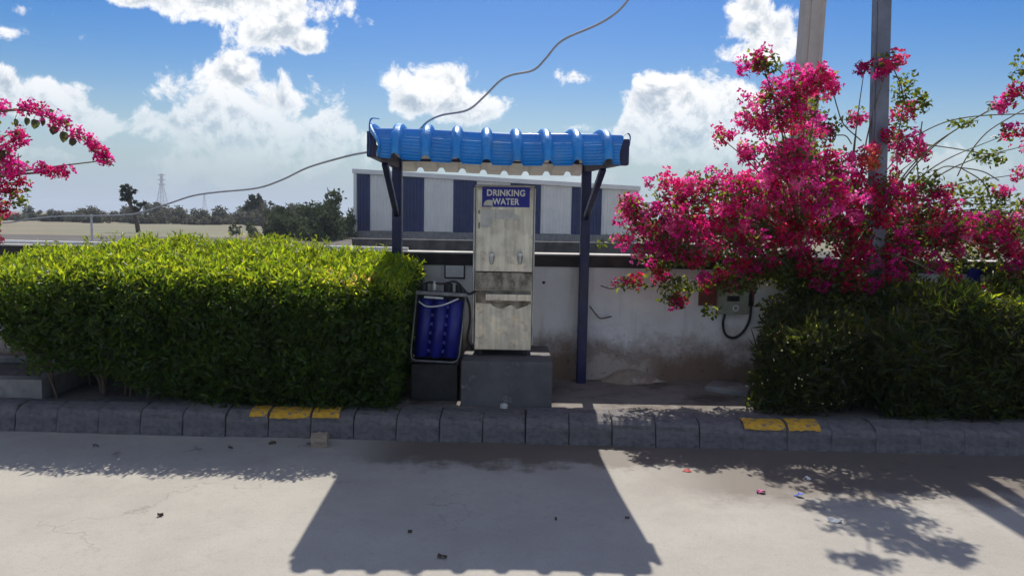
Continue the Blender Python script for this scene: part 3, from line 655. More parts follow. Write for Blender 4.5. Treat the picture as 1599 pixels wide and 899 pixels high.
rng = np.random.default_rng(11)
def crown(n, rx, ry, rz, lumps, size, cols, rng, zc=0.):
    cs = rng.normal(size=(lumps, 3)) * np.array([rx, ry, rz]) * .5; cs[:, 2] = np.abs(cs[:, 2]) * 1.0 + zc
    k = rng.integers(0, lumps, n); rad = rng.uniform(.22, .42, lumps)[k][:, None]
    p = cs[k] + unit(rng.normal(size=(n, 3))) * rad * np.array([rx, ry, rz]) * rng.uniform(.5, 1.05, (n, 1))
    p[:, 2] = np.maximum(p[:, 2], .05)
    V = leaf_quads(p, rng.normal(size=(n, 3)), size * rng.uniform(.6, 1.4, n), size * .6 * rng.uniform(.6, 1.3, n), rng)
    return V, pal(cols, n, rng, .22)
SCR = [(.15, .155, .11), (.18, .175, .13), (.115, .13, .085), (.20, .19, .15)]
bush_meshes = []
for k in range(6):
    V, c = crown(1500, 1.5, 1.2, 1.0 + .12 * k, 13, .24, SCR, rng); bush_meshes.append(quads_mesh('scrub_bush', V, c, 'scrub'))
bush_meshes2 = []
for k in range(3):
    V, c = crown(2200, 1.5, 1.2, 1.2, 14, .19, [(.085, .115, .06), (.115, .14, .07), (.065, .09, .05)], rng); bush_meshes2.append(quads_mesh('scrub_bush', V, c, 'scrub'))
rb = random.Random(21)
stem_mb = MB(); 
for k in range(5): stem_mb.tube([(0, 0, -.05), (.5 * math.cos(k * 1.3), .5 * math.sin(k * 1.3), .9)], [.06, .03], 5)
stem_o = stem_mb.build('stem', 'bark'); STEM = stem_o.data; bpy.data.objects.remove(stem_o)
def bush(px, y, top_py, label, group, me, w=1.0):
    b = P(px, 340, y); H = P(px, top_py, y).z
    o = bpy.data.objects.new('scrub_bush', None); COL.objects.link(o); o.location = (b.x, y, -.04); tag(o, label, 'bush', group)
    c = bpy.data.objects.new('crown', me); COL.objects.link(c); c.parent = o; s = H / 1.55; c.scale = (s * w * rb.uniform(.9, 1.3), s * w, s); c.rotation_euler = (0, 0, rb.uniform(0, 6))
    t_ = bpy.data.objects.new('stem', STEM); COL.objects.link(t_); t_.parent = o; t_.scale = (s, s, s)
px = -60
while px < 470:
    t_ = 319 + 9 * rb.random() + (8 if px < 40 else 0) + (4 if 60 < px < 200 else 0) ; y = rb.uniform(108, 128)
    bush(px, y, t_, 'grey green scrub bush in the thicket along the far edge of the field', 'scrub bushes in the far thicket', bush_meshes[rb.randrange(6)]); px += rb.uniform(11, 19)
for px in range(424, 532, 10):
    y = rb.uniform(52, 70) - (px - 385) * .05
    bush(px + rb.uniform(-4, 4), y, 338 - (px - 385) * .085 + rb.uniform(-5, 6), 'darker scrub bush in the nearer clump left of the striped shed', 'scrub bushes beside the shed', bush_meshes2[rb.randrange(3)], .8)
bush(516, 49, 315, 'largest green bush, tall and airy against the left corner of the striped shed', None, bush_meshes2[0], .8)
for px in range(1010, 1700, 60): bush(px + rb.uniform(-14, 14), rb.uniform(85, 110), 326 + rb.uniform(-4, 8), 'grey green scrub bush far off behind the bougainvillea', 'scrub bushes far behind the bougainvillea', bush_meshes[rb.randrange(6)])
def pollard(label, y, limbs, knobs, trunk_r):
    q = P(*limbs[0][0], y); o = thing('pollarded_tree', label, 'tree', (q.x, y, 0), None); first = True
    for L_ in limbs:
        pts = [P(a, b, y) for a, b in L_]
        if first: pts[0].z = -.05
        MB().tube(curve(pts, 4), [trunk_r * (1 if first else .6) * (1 - .4 * i / (len(pts) * 4 - 4)) for i in range(len(pts) * 4 - 3)], 7).build('trunk' if first else 'limb', 'bark', o, smooth=True); first = False
    for (a, b, r) in knobs:
        c = P(a, b, y); V, cc = crown(260, r, r, r, 5, r * .5, [(.06, .08, .055), (.085, .10, .06)], rng); V = V - np.array([0, 0, r * .5]) + np.array(c - ORG[o])
        link('leaf_tuft', quads_mesh('leaf_tuft', V, cc, 'scrub'), o)['kind'] = 'stuff'
pollard('dark lopped tree with knobbly crown standing alone in the field', 62, [[(216, 361), (213, 345), (208, 330), (202, 315), (199, 303), (200, 296)], [(206, 322), (198, 312), (192, 303)], [(204, 318), (204, 308), (207, 299)], [(210, 333), (216, 330), (222, 321)]],
        [(194, 303, .45), (200, 293, .40), (206, 299, .36), (197, 309, .4), (221, 318, .42), (215, 327, .35), (203, 310, .3)], .19)
pollard('bare lopped tree with stubby spread limbs in the far thicket', 96, [[(411, 345), (411, 335), (408, 325), (404, 308)], [(410, 333), (403, 324), (396, 318)], [(411, 335), (419, 328), (423, 319)], [(412, 337), (424, 332), (434, 325)]],
        [(394, 318, .9), (400, 314, .8), (404, 307, .4), (390, 323, .8), (423, 318, .32), (436, 324, .45)], .2)
q = P(143, 352, 30); q2 = P(143, 334, 30)
tag(MB().bar((q.x, 30, -.08), (q.x, 30, q2.z - .1), .06, .06, (0, 1, 0)).tube([(q.x, 30, q2.z - .12), (q.x, 30, q2.z - .02)], [.07, .05], 8).build('marker_post', 'stone_white', origin=(q.x, 30, 0)), 'small white marker post in the field left of the lopped tree', 'post')

# ------------------------------------------------------------------ hedges
rng = np.random.default_rng(5)
def lump(p, s, ph): return (np.sin(p[:, 0] * s + ph) * np.sin(p[:, 1] * s * 1.3 + ph * 2) + np.sin(p[:, 2] * s * 1.1 + ph * 3) * np.sin(p[:, 0] * s * .7 - ph)) * .5
def hedge_pts(n, box, depthf, thick, rng):
    out = []; got = 0
    while got < n:
        p = rng.uniform(box[0], box[1], (n * 3, 3)); d = depthf(p) + .045 * lump(p, 9, 1.3) + .03 * lump(p, 23, .4)
        k = (d > 0) & (rng.random(len(p)) < np.exp(-np.maximum(d - .02, 0) / thick)); out.append(p[k]); got += k.sum()
    return np.concatenate(out)[:n]
def leafy(pts, rng, L0, L1, ratio, up, cols, name, material, parent, kind='stuff', outw=None):
    n = len(pts); d = rng.normal(size=(n, 3)) + np.array([0, 0, up])
    if outw is not None: d += outw
    V = leaf_quads(pts, d, rng.uniform(L0, L1, n), rng.uniform(L0, L1, n) * ratio, rng)
    V = V - np.array(ORG[parent]); o = link(name, quads_mesh(name, V, pal(cols, n, rng), material), parent)
    if kind: o['kind'] = kind
    return o
HG = [(.11, .165, .016), (.13, .185, .018), (.085, .14, .015), (.145, .18, .018), (.06, .105, .014)]  # brighter greens, painted on the tops as sunlight
hx0, hx1 = -4.15, -.84
hedge = thing('clipped_hedge', 'long clipped leafy green hedge with sunlit yellow green top left of the shelter', 'hedge', (-2.4, 5.85, PAVE))
topx = [-4.4, -3.9, -3.2, -2.5, -1.8, -1.2, -.8]; topb = [1.22, 1.27, 1.36, 1.38, 1.35, 1.29, 1.22]
def hedge_top(p):
    X, Y, Z = p.T; kf = KERB_L.y + (X - KERB_L.x) * kd.y / kd.x
    bk = np.interp(X, topx, topb); fr = np.interp(X, topx, [1.12, 1.14, 1.17, 1.18, 1.17, 1.15, 1.10])
    return fr + (bk - fr) * np.clip((Y - kf - .05) / .95, 0, 1) ** .8
def d_hedge(p):
    X, Y, Z = p.T; kf = KERB_L.y + (X - KERB_L.x) * kd.y / kd.x
    bk = np.interp(X, topx, topb); fr = np.interp(X, topx, [1.12, 1.14, 1.17, 1.18, 1.17, 1.15, 1.10])
    y0 = kf + .03 + .10 * np.clip((.55 - Z) / .4, 0, 1) + .06 * np.clip(Z - 1.05, 0, 1) / .2
    top = fr + (bk - fr) * np.clip((Y - y0) / .95, 0, 1) ** .8
    bot = np.interp(X, [-4.3, -3.9, -3.5, -3.15, -2.7, -2.4, -1], [.82, .72, .48, .40, .30, .20, .18]) + .10 * np.clip((Y - y0 - .3), 0, 1)
    xr = hx1 + .05 - .10 * np.clip((.8 - Z), 0, 1) - .06 * np.clip(Z - 1.1, 0, 1)
    return np.minimum.reduce([top - Z, Y - y0, 6.50 - Y, X - hx0, xr - X, Z - bot])
pts = hedge_pts(85000, ((hx0, 5.05, .15), (-.7, 6.52, 1.5)), d_hedge, .16, rng)
lit_top = hedge_top(pts) - pts[:, 2] < rng.normal(.10, .04, len(pts))           # top leaves take brighter greens to paint in sunlight
HSHADE = [(.03, .065, .014), (.04, .08, .016), (.022, .05, .012), (.05, .09, .018), (.038, .055, .016)]  # darker greens put shade into the hedge's sides and inside
leafy(pts[lit_top], rng, .032, .075, .30, .8, HG, 'lit_top_leaves', 'leaf', hedge)
leafy(pts[~lit_top], rng, .030, .075, .38, .4, HSHADE, 'foliage', 'leaf', hedge)
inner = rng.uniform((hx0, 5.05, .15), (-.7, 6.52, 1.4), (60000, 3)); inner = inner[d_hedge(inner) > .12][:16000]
leafy(inner, rng, .06, .11, .5, .2, HSHADE, 'inner_foliage', 'leaf', hedge)
# longer shoots that stand out of the top
shoot_me = []
for k in range(5):
    n = 16; z = np.linspace(.0, .13, n); p = np.stack([np.sin(z * 9 + k) * .008, np.cos(z * 8 + k) * .008, z], 1)
    dd = rng.normal(size=(n, 3)) * .7 + np.array([0, 0, 1.0]); V = leaf_quads(p, dd, rng.uniform(.03, .055, n), rng.uniform(.010, .016, n), rng); shoot_me.append(quads_mesh('leafy_shoot', V, pal([(.085, .12, .016), (.10, .13, .02)], n, rng), 'leaf'))
rh = random.Random(9)
for k in range(150):
    x = rh.uniform(hx0 + .2, hx1 - .1); y = rh.choice([rh.uniform(5.5, 6.4), rh.uniform(6.1, 6.45)])
    z = 1.2 + (np.interp(x, topx, topb) - 1.2) * min(1, max(0, (y - 5.3) / .95)) ** .8 - .04
    o = bpy.data.objects.new('leafy_shoot', shoot_me[k % 5]); COL.objects.link(o); o.parent = hedge; o.location = Vector((x, y, z)) - ORG[hedge]; o.rotation_euler = (rh.uniform(-.4, .4), rh.uniform(-.4, .4), rh.uniform(0, 6)); s = rh.uniform(.45, 1.0); o.scale = (s, s, s)
for (a, b) in (((148, 574), (153, 618)), ((155, 570), (156, 619)), ((224, 578), (225, 614)), ((262, 590), (266, 618)), ((330, 600), (326, 622)), ((420, 600), (424, 625)), ((520, 600), (516, 628))):
    q = G(*b, PAVE); q.y += .06; t_ = P(*a, q.y); q.z -= .01
    MB().tube(curve([q, q.lerp(t_, .5) + Vector((.012, 0, 0)), t_, t_ + Vector((.03, .05, .25))], 4), [.017 - .0006 * i for i in range(13)], 7).build('stem', 'bark', hedge, smooth=True)
mbx = MB(); rr = random.Random(2)
for k in range(60):
    x = rr.uniform(hx0 + .3, hx1 - .2); y = rr.uniform(5.5, 6.3); mbx.tube([(x, y, PAVE - .01), (x + rr.uniform(-.1, .1), y + rr.uniform(-.1, .1), .6), (x + rr.uniform(-.2, .2), y + rr.uniform(-.15, .15), 1.02)], [.011, .008, .004], 5)
tw_ = mbx.build('inner_twigs', 'bark', hedge); tw_['kind'] = 'stuff'
n = 90; p = rng.uniform((-1.42, 5.32, 1.08), (-1.02, 5.6, 1.13), (n, 3)); p[:, 2] += (p[:, 1] - 5.3) * .25
leafy(p, rng, .03, .055, .5, .4, [(.36, .25, .2), (.3, .21, .14), (.38, .3, .25)], 'withered_leaves', 'leaf', hedge)

shrub = thing('oleander_shrub', 'dark dense narrow leaved shrub with sunlit top behind the kerb on the right', 'shrub', (3.2, 5.9, PAVE))
def d_shrub(p):
    X, Y, Z = p.T; kf = KERB_L.y + (X - KERB_L.x) * kd.y / kd.x
    y0 = kf + .15 + .06 * np.clip((.5 - Z) / .4, 0, 1) + .12 * np.clip(Z - .75, 0, 1) / .3
    top = np.interp(X, [1.6, 1.8, 1.95, 2.3, 2.7, 3.05, 3.4, 4.0, 5.5], [.42, .62, .76, .84, .90, 1.06, 1.12, 1.10, 1.08]) + .05 * np.clip((Y - y0) / .8, 0, 1)
    xl = .338 * Y - .02 + .25 * np.clip(Z - .45, 0, 1)
    rough_ = .10 * lump(p, 4.3, 2.1) + .09 * lump(p, 7.7, .6)
    return np.minimum.reduce([top - Z, Y - y0, 6.5 - Y, X - xl, 5.6 - X, Z - .16]) + rough_ - .03
pts = hedge_pts(52000, ((1.5, 4.9, .15), (5.6, 6.5, 1.45)), d_shrub, .15, rng)
stop = np.interp(pts[:, 0], [1.6, 1.8, 1.95, 2.3, 2.7, 3.05, 3.4, 4.0, 5.5], [.42, .62, .76, .84, .90, 1.06, 1.12, 1.10, 1.08])
lit_top = (stop - pts[:, 2] < rng.normal(.10, .04, len(pts))) & (pts[:, 0] > 3.1) & (rng.random(len(pts)) < .45)  # brighter greens paint sunlight on the right part of the shrub top
leafy(pts[lit_top], rng, .045, .10, .20, .7, HG, 'lit_top_leaves', 'leaf', shrub)
pts = pts[~lit_top]
leafy(pts, rng, .05, .125, .20, .35, [(.024, .042, .012), (.032, .052, .014), (.018, .032, .011), (.042, .06, .018), (.034, .034, .018)], 'foliage', 'leaf', shrub)
n = 60; p = hedge_pts(n, ((1.6, 4.9, .25), (2.6, 5.6, .9)), d_shrub, .02, rng)
leafy(p, rng, .012, .024, .9, .2, [(.75, .75, .68)], 'white_specks', 'leaf', shrub)  # small white specks scattered over the shrub's left end
mbx = MB()
for k in range(50):
    x = rr.uniform(1.9, 5.2); y = rr.uniform(5.5, 6.3); mbx.tube([(x, y, PAVE - .01), (x + rr.uniform(-.1, .1), y + rr.uniform(-.1, .1), .5), (x + rr.uniform(-.15, .15), y, .75)], [.012, .009, .004], 5)
tw_ = mbx.build('stems', 'bark', shrub); tw_['kind'] = 'stuff'

# ------------------------------------------------------------------ bougainvilleas
MAG = [(.64, .022, .25), (.56, .016, .20), (.74, .06, .34), (.62, .02, .16), (.50, .014, .12), (.78, .12, .34)]
RED = [(.52, .012, .075), (.46, .014, .10), (.58, .03, .10), (.38, .010, .06)]
ORA = [(.75, .16, .10), (.70, .10, .16), (.66, .03, .2)]
BG = [(.045, .07, .016), (.06, .085, .02), (.036, .055, .015), (.075, .095, .03)]
rng = np.random.default_rng(77)
def bract_cluster(px, py, rx, ry, y, parent, cols, dens=1., leafy_frac=.35, size=1.):
    c = P(px, py, y); k = y / F; ax = np.array([rx * k, .75 * (rx + ry) / 2 * k, ry * k])
    ns = max(3, int(math.pi * rx * ry / 165 * dens)); q = unit(rng.normal(size=(ns, 3))) * (rng.random((ns, 1)) ** .45) * rng.choice([1, 1, 1, 1.25, 1.5], (ns, 1)); sub = q * ax
    nf = rng.integers(11, 22, ns); idx = np.repeat(np.arange(ns), nf); n = len(idx); off = unit(rng.normal(size=(n, 3))); ctr = sub[idx] + off * rng.uniform(.02, .062, (n, 1)) * size
    # three bracts to a flower
    axis = unit(off + rng.normal(0, .5, (n, 3)) + np.array([0, 0, .25])); rnd = unit(rng.normal(size=(n, 3))); s = unit(np.cross(axis, rnd)); t_ = np.cross(axis, s); Vs = []
    for b in range(3):
        a = b * math.tau / 3; dv = axis * .55 + s * math.cos(a) + t_ * math.sin(a)
        Vs.append(leaf_quads(ctr, dv, rng.uniform(.020, .034, n) * size, rng.uniform(.017, .026, n) * size, rng, .2))
    V = np.concatenate(Vs); pc = np.array(cols)[rng.integers(0, len(cols), ns)] * (1 + rng.normal(0, .12, (ns, 1)))
    cc = np.clip(pc[idx] * (1 + rng.normal(0, .2, (n, 1))), .003, .9); cc = np.concatenate([cc] * 3)
    w = V.min(axis=1)
    o = link('bract_cluster', quads_mesh('bract_cluster', V + np.array(c - ORG[parent]), cc, 'bract'), parent); o['kind'] = 'stuff'
    nl = int(n * leafy_frac)
    if nl:
        p = (unit(rng.normal(size=(nl, 3))) * rng.uniform(.3, 1.12, (nl, 1))) * ax + np.array(c)
        return p, c
    return np.zeros((0, 3)), c
def sprig_leaves(pts, parent, L0=.03, L1=.058, cols=BG, name='leaves'):
    return leafy(pts, rng, L0, L1, .62, -.1, cols, name, 'leaf', parent)
def leaf_blob(px, py, rx, ry, y, n):
    c = P(px, py, y); k = y / F; return np.array(c) + unit(rng.normal(size=(n, 3))) * rng.random((n, 1)) ** .4 * np.array([rx * k, .8 * (rx + ry) / 2 * k, ry * k])

root = G(1330, 600, PAVE); root.y = 6.36; root.x = P(1330, 500, 6.36).x
bou = thing('bougainvillea', 'huge sprawling bougainvillea with magenta bracts hanging over the wall on the right', 'bougainvillea', (root.x, root.y, PAVE))
CL = [(1189, 92, 30, 15, 5.5, 'M'), (1262, 136, 42, 28, 5.6, 'M'), (1213, 153, 36, 30, 5.7, 'M'), (1174, 188, 22, 20, 5.9, 'M'), (1233, 178, 38, 24, 5.8, 'M'), (1203, 198, 20, 14, 5.9, 'M'), (1285, 120, 20, 12, 5.5, 'M'),
      (1125, 214, 15, 16, 6.3, 'M'), (1169, 236, 23, 19, 6.3, 'M'), (1243, 246, 46, 42, 6.1, 'M'), (1272, 208, 34, 16, 6.6, 'R'), (1292, 266, 46, 34, 6.2, 'M'), (1355, 247, 25, 20, 6.25, 'O'),
      (1414, 231, 32, 20, 6.5, 'M'), (1340, 178, 15, 15, 6.6, 'M'), (1388, 97, 26, 15, 6.2, 'R'), (1350, 105, 8, 10, 6.3, 'R'), (1414, 172, 22, 16, 6.6, 'R'), (1440, 240, 18, 14, 6.6, 'M'), (1390, 212, 12, 14, 6.2, 'R'),
      (978, 320, 24, 18, 6.2, 'M'), (1047, 296, 42, 22, 6.3, 'M'), (1110, 286, 48, 26, 6.4, 'M'), (1169, 281, 32, 22, 6.5, 'M'), (1006, 350, 42, 26, 6.2, 'M'), (1040, 366, 38, 26, 6.2, 'M'), (1080, 330, 40, 28, 6.4, 'R'),
      (1125, 354, 40, 28, 6.2, 'M'), (1091, 402, 22, 20, 6.1, 'R'), (1174, 316, 44, 32, 6.4, 'M'), (962, 374, 24, 9, 6.2, 'M'), (983, 437, 28, 9, 6.15, 'R'), (1057, 472, 13, 11, 6.1, 'R'), (1032, 423, 26, 13, 6.2, 'R'), (1120, 441, 34, 11, 6.15, 'R'),
      (1243, 330, 62, 46, 6.5, 'M'), (1203, 374, 52, 36, 6.3, 'R'), (1292, 353, 60, 44, 6.3, 'R'), (1365, 334, 52, 40, 6.4, 'R'), (1390, 393, 46, 28, 6.3, 'R'), (1332, 402, 42, 30, 6.2, 'R'), (1250, 408, 36, 20, 6.3, 'R'), (1404, 437, 24, 17, 6.1, 'R'),
      (1435, 336, 38, 30, 6.5, 'R'), (1487, 334, 32, 24, 6.5, 'R'), (1455, 380, 38, 22, 6.3, 'R'), (1532, 372, 34, 20, 6.4, 'R'), (1580, 363, 28, 28, 6.4, 'R'), (1585, 425, 22, 14, 6.2, 'R'), (1527, 462, 14, 8, 5.9, 'R'), (1500, 390, 26, 14, 6.4, 'R'),
      (1582, 152, 18, 18, 6.4, 'M'), (1551, 167, 13, 10, 6.4, 'M'), (1575, 208, 18, 12, 6.3, 'R'), (1598, 270, 13, 14, 6.3, 'M'), (1566, 305, 14, 10, 6.4, 'M'), (1606, 320, 24, 20, 6.4, 'M'), (1630, 220, 26, 30, 6.4, 'M'), (1650, 340, 40, 40, 6.4, 'R'), (1640, 400, 40, 30, 6.3, 'R'), (1140, 432, 34, 14, 6.1, 'R'), (1280, 428, 46, 22, 6.15, 'R'), (1345, 448, 26, 14, 6.1, 'R'), (1190, 412, 40, 18, 6.15, 'R'), (1145, 320, 40, 30, 6.0, 'M'), (1060, 340, 40, 26, 6.1, 'M'),
      (1235, 250, 40, 34, 5.6, 'M'), (1290, 300, 46, 34, 5.8, 'M'), (1205, 290, 36, 28, 5.9, 'M'), (1325, 292, 30, 24, 6.1, 'R'), (1395, 300, 40, 30, 6.2, 'R'), (1470, 300, 30, 16, 6.4, 'R'), (1425, 380, 40, 24, 6.2, 'R'), (1485, 362, 36, 18, 6.2, 'R'), (1540, 345, 34, 18, 6.3, 'R'), (1562, 388, 34, 18, 6.2, 'R'), (1510, 352, 30, 16, 6.1, 'M'), (1448, 415, 30, 14, 6.1, 'R'), (1592, 398, 28, 18, 6.1, 'R'),
      (1020, 385, 40, 18, 6.1, 'M'), (1075, 372, 40, 22, 6.0, 'M'), (1000, 328, 28, 16, 6.1, 'M'), (1062, 398, 30, 16, 6.05, 'R'), (1160, 372, 40, 24, 6.0, 'M'), (1475, 432, 18, 9, 5.8, 'R')]
PALS = {'M': MAG, 'R': RED + MAG[:2], 'O': ORA}
allp = []; centers = []
for (px, py, rx, ry, y, c) in CL:
    low = py > 380
    p, cc = bract_cluster(px, py, rx, ry, y, bou, PALS[c], .85 if py > 300 else 1.1, .6 if py > 300 else .28)
    allp.append(p); centers.append((px, py, y, cc))
for (px, py, rx, ry, y, n) in [(1412, 140, 22, 34, 6.5, 170), (1440, 160, 14, 20, 6.5, 90), (1300, 195, 22, 16, 6.6, 60), (1195, 103, 26, 12, 5.5, 90), (1240, 160, 60, 34, 5.8, 220), (1250, 240, 60, 40, 6.2, 320), (1500, 193, 26, 8, 6.4, 70), (1545, 245, 30, 14, 6.4, 110), (1520, 300, 40, 24, 6.5, 200),
                               (1440, 290, 40, 26, 6.5, 260), (1400, 205, 20, 24, 6.6, 90), (1330, 450, 66, 40, 6.35, 1500), (1270, 440, 60, 34, 6.35, 1100), (1220, 420, 50, 30, 6.3, 700), (1160, 425, 50, 18, 6.25, 260), (1060, 445, 36, 16, 6.15, 170),
                               (1048, 466, 22, 10, 6.1, 70), (1108, 485, 16, 10, 6.1, 40), (990, 445, 40, 6, 6.15, 60), (1040, 400, 50, 20, 6.2, 240), (1150, 395, 60, 24, 6.2, 380), (1480, 405, 80, 20, 6.4, 260), (1590, 120, 10, 40, 6.4, 80), (1560, 400, 50, 18, 6.4, 120),
                               (1280, 310, 90, 50, 6.6, 700), (1150, 310, 100, 34, 6.5, 500), (1410, 350, 70, 50, 6.5, 700), (940, 380, 10, 6, 6.2, 14), (1560, 340, 60, 40, 6.5, 420), (1310, 490, 80, 36, 6.1, 1300), (1390, 470, 50, 30, 6.1, 500), (1150, 445, 44, 16, 6.12, 220), (1240, 480, 60, 26, 6.3, 500)]:
    allp.append(leaf_blob(px, py, rx, ry, y, n))
sprig_leaves(np.concatenate(allp), bou)
hub = P(1325, 400, 6.42)
trunkpts = [root + Vector((0, 0, -.02)), root + Vector((.03, 0, .3)), P(1335, 470, 6.38), hub]
MB().tube(curve(trunkpts, 5), [.05 - .0015 * i for i in range(16)], 8).build('trunk', 'bark', bou, smooth=True)
MB().tube(curve([root + Vector((-.12, .02, -.02)), root + Vector((-.14, 0, .35)), P(1290, 450, 6.4), P(1250, 380, 6.45)], 5), [.035 - .0012 * i for i in range(16)], 8).build('trunk', 'bark', bou, smooth=True)
for (px, py, y, c) in centers:
    h = hub if px > 1290 else P(1250, 380, 6.45); mid = h.lerp(c, .5) + Vector((0, .05, .12 * (c - h).length))
    pts = curve([h, mid, c], 8); MB().tube(pts, [.0095 - .0004 * i for i in range(len(pts))], 5).build('cane', 'cane', bou, smooth=True)
for pl_ in ([(1440, 290), (1470, 262), (1500, 262), (1535, 268), (1560, 282)], [(1425, 215), (1465, 195), (1500, 185), (1545, 180), (1600, 178)], [(1440, 225), (1490, 232), (1540, 240), (1570, 238)], [(1495, 275), (1510, 245), (1540, 208), (1580, 182), (1620, 160)],
            [(1330, 225), (1320, 212), (1300, 210), (1275, 195), (1262, 165)], [(1345, 220), (1318, 195), (1308, 170), (1300, 140)], [(1240, 250), (1236, 180), (1225, 120), (1190, 95)], [(1400, 300), (1402, 220), (1410, 150), (1392, 100)], [(1000, 430), (960, 450), (938, 446)],
            [(1540, 360), (1548, 320), (1535, 285), (1500, 262)], [(1460, 330), (1440, 300), (1432, 250), (1440, 190)]):
    pts = curve([P(a, b, 6.42 + .02 * math.sin(a)) for a, b in pl_], 8); MB().tube(pts, .0052, 5).build('cane', 'cane', bou, smooth=True)
pts = curve([P(921, 478, 6.5), P(930, 490, 6.52), P(938, 497, 6.5), P(955, 494, 6.52)], 5); MB().tube(pts, .006, 5).build('dry_twig', 'bark', bou)

# the left plant: only its arching sprays reach into the picture
r2 = Vector((-4.95, 5.75, PAVE))
bl = thing('bougainvillea', 'magenta bougainvillea arching into the picture from the left edge above the hedge', 'bougainvillea', r2)
allp = []; cs = []
CL2 = [(22, 205, 16, 12), (8, 235, 18, 16), (30, 255, 18, 14), (40, 285, 12, 12), (10, 300, 16, 14), (8, 325, 20, 9), (20, 265, 22, 16), (-20, 250, 34, 60), (-70, 290, 40, 60), (-40, 190, 30, 22), (-60, 350, 50, 40), (-120, 330, 60, 60), (-30, 330, 24, 18)]
arc = [(-30, 172), (5, 168), (36, 167), (60, 172), (80, 182), (100, 194), (118, 206), (136, 220), (150, 232), (160, 242)]
for i, (px, py) in enumerate(arc): CL2.append((px, py, 15 - .9 * i, 11 - .6 * i))
CL2 += [(70, 262, 8, 6), (86, 268, 12, 5), (166, 250, 5, 3), (30, 216, 6, 4), (100, 265, 5, 5)]
for (px, py, rx, ry) in CL2:
    p, cc = bract_cluster(px, py, rx, ry, 5.3, bl, MAG[:4] if py < 275 else RED, .8, .12 if px > 0 else .5, .8); allp.append(p); cs.append((px, py, cc))
allp.append(leaf_blob(28, 310, 18, 16, 5.3, 60)); allp.append(leaf_blob(-60, 330, 60, 60, 5.4, 900)); allp.append(leaf_blob(0, 250, 16, 16, 5.3, 30))
sprig_leaves(np.concatenate(allp), bl, .03, .05)
cane_l = [r2 + Vector((0, 0, -.02)), P(-160, 380, 5.5), P(-120, 230, 5.35), P(-40, 178, 5.3)] + [P(a, b + 5, 5.3) for a, b in arc[1:]] + [P(178, 259, 5.3)]
pts = curve(cane_l, 6); MB().tube(pts, [max(.004, .02 - .0004 * i) for i in range(len(pts))], 6).build('cane', 'cane', bl, smooth=True)
for (px, py, cc) in cs[:13] + cs[23:]:
    h = P(-130, 330, 5.45); pts = curve([h, h.lerp(cc, .5) + Vector((0, 0, .08)), cc], 6); MB().tube(pts, .005, 5).build('cane', 'cane', bl)
pts = curve([r2 + Vector((.06, 0, -.02)), P(-150, 400, 5.5), P(-130, 330, 5.45)], 6); MB().tube(pts, .022, 6).build('cane', 'cane', bl)
# the big hanging leaves seen against the sky, one by one
def big_leaf(px, py, w, h, parent, y=5.25):
    c = P(px, py, y); k = y / F; w *= k; h *= k; out = [(0, 0), (.38, -.12), (.5, -.42), (.34, -.75), (0, -1), (-.36, -.72), (-.5, -.40), (-.36, -.1)]
    vs = [(c.x + a * w, c.y + abs(a) * w * .5, c.z + h * (.5 + b)) for a, b in out]; vs.append((c.x, c.y - .006, c.z))
    mb = MB().add(vs, [(i, (i + 1) % 8, 8) for i in range(8)]); o = mb.build('leaf', 'leaf', parent, smooth=True)
    at = o.data.attributes.new('Col', 'FLOAT_COLOR', 'POINT'); at.data.foreach_set('color', [.03, .04, .025, 1] * len(o.data.vertices))
    MB().tube([c + Vector((0, 0, h * .5)), P(px + 2, py - 13, y + .03)], .002, 4).build('leaf_stalk', 'cane', o)
for a in ((24, 192, 8, 13), (41, 190, 10, 13), (53, 194, 15, 16), (66, 191, 8, 13), (82, 204, 15, 14), (98, 214, 15, 18), (112, 222, 13, 13), (2, 243, 11, 20), (40, 297, 9, 8)): big_leaf(*a, bl)

# ------------------------------------------------------------------ loose things on road and footway
def rock(name, m, c, d, rot, seed, label, cat, sub=2, amp=.12):
    bm = bmesh.new(); bmesh.ops.create_cube(bm, size=1); bmesh.ops.subdivide_edges(bm, edges=bm.edges[:], cuts=3, use_grid_fill=True); r_ = random.Random(seed)
    for v in bm.verts:
        q = v.co.copy(); rd = q.normalized() * .62; v.co = q.lerp(rd, .32) + Vector((r_.uniform(-1, 1), r_.uniform(-1, 1), r_.uniform(-1, 1))) * amp * .5
    me = bpy.data.meshes.new(name); bm.to_mesh(me); bm.free(); me.materials.append(MATS[m]); o = link(name, me, None, c); o.scale = d; o.rotation_euler = (0, 0, rot)
    return tag(o, label, cat)
q = G(496, 699, 0); o = rock('brick_lump', 'brick_pale', (q.x, q.y + .05, .043), (.115, .10, .09), .2, 3, 'pale broken brick lump lying on the road below the yellow kerb paint', 'brick')
q = G(787, 636, .19); rock('pebble', 'stone_white', (q.x, q.y, .19 + .012), (.045, .04, .035), .4, 5, 'small white pebble on the kerb in front of the plinth', 'pebble')
def scrap(name, m, px, py, w, dpt, label, cat, seed, group=None, z=0.):
    q = G(px, py, z); r_ = random.Random(seed); n = 9; vs = [(q.x, q.y, z + .018)]
    for k in range(n):
        a = k * math.tau / n; rr_ = r_.uniform(.55, 1.1); vs.append((q.x + math.cos(a) * w * rr_, q.y + math.sin(a) * dpt * rr_, z + r_.choice([.003, .004, .02])))
    mb = MB().add(vs, [(0, 1 + k, 1 + (k + 1) % n) for k in range(n)]); o = mb.build(name, m, None, (q.x, q.y, z)); so = o.modifiers.new('t', 'SOLIDIFY'); so.thickness = .0015
    return tag(o, label, cat, group)
scrap('wrapper', 'litter_red', 1073, 735, .035, .03, 'red crumpled wrapper on the road right of the roof shadow', 'litter', 1)
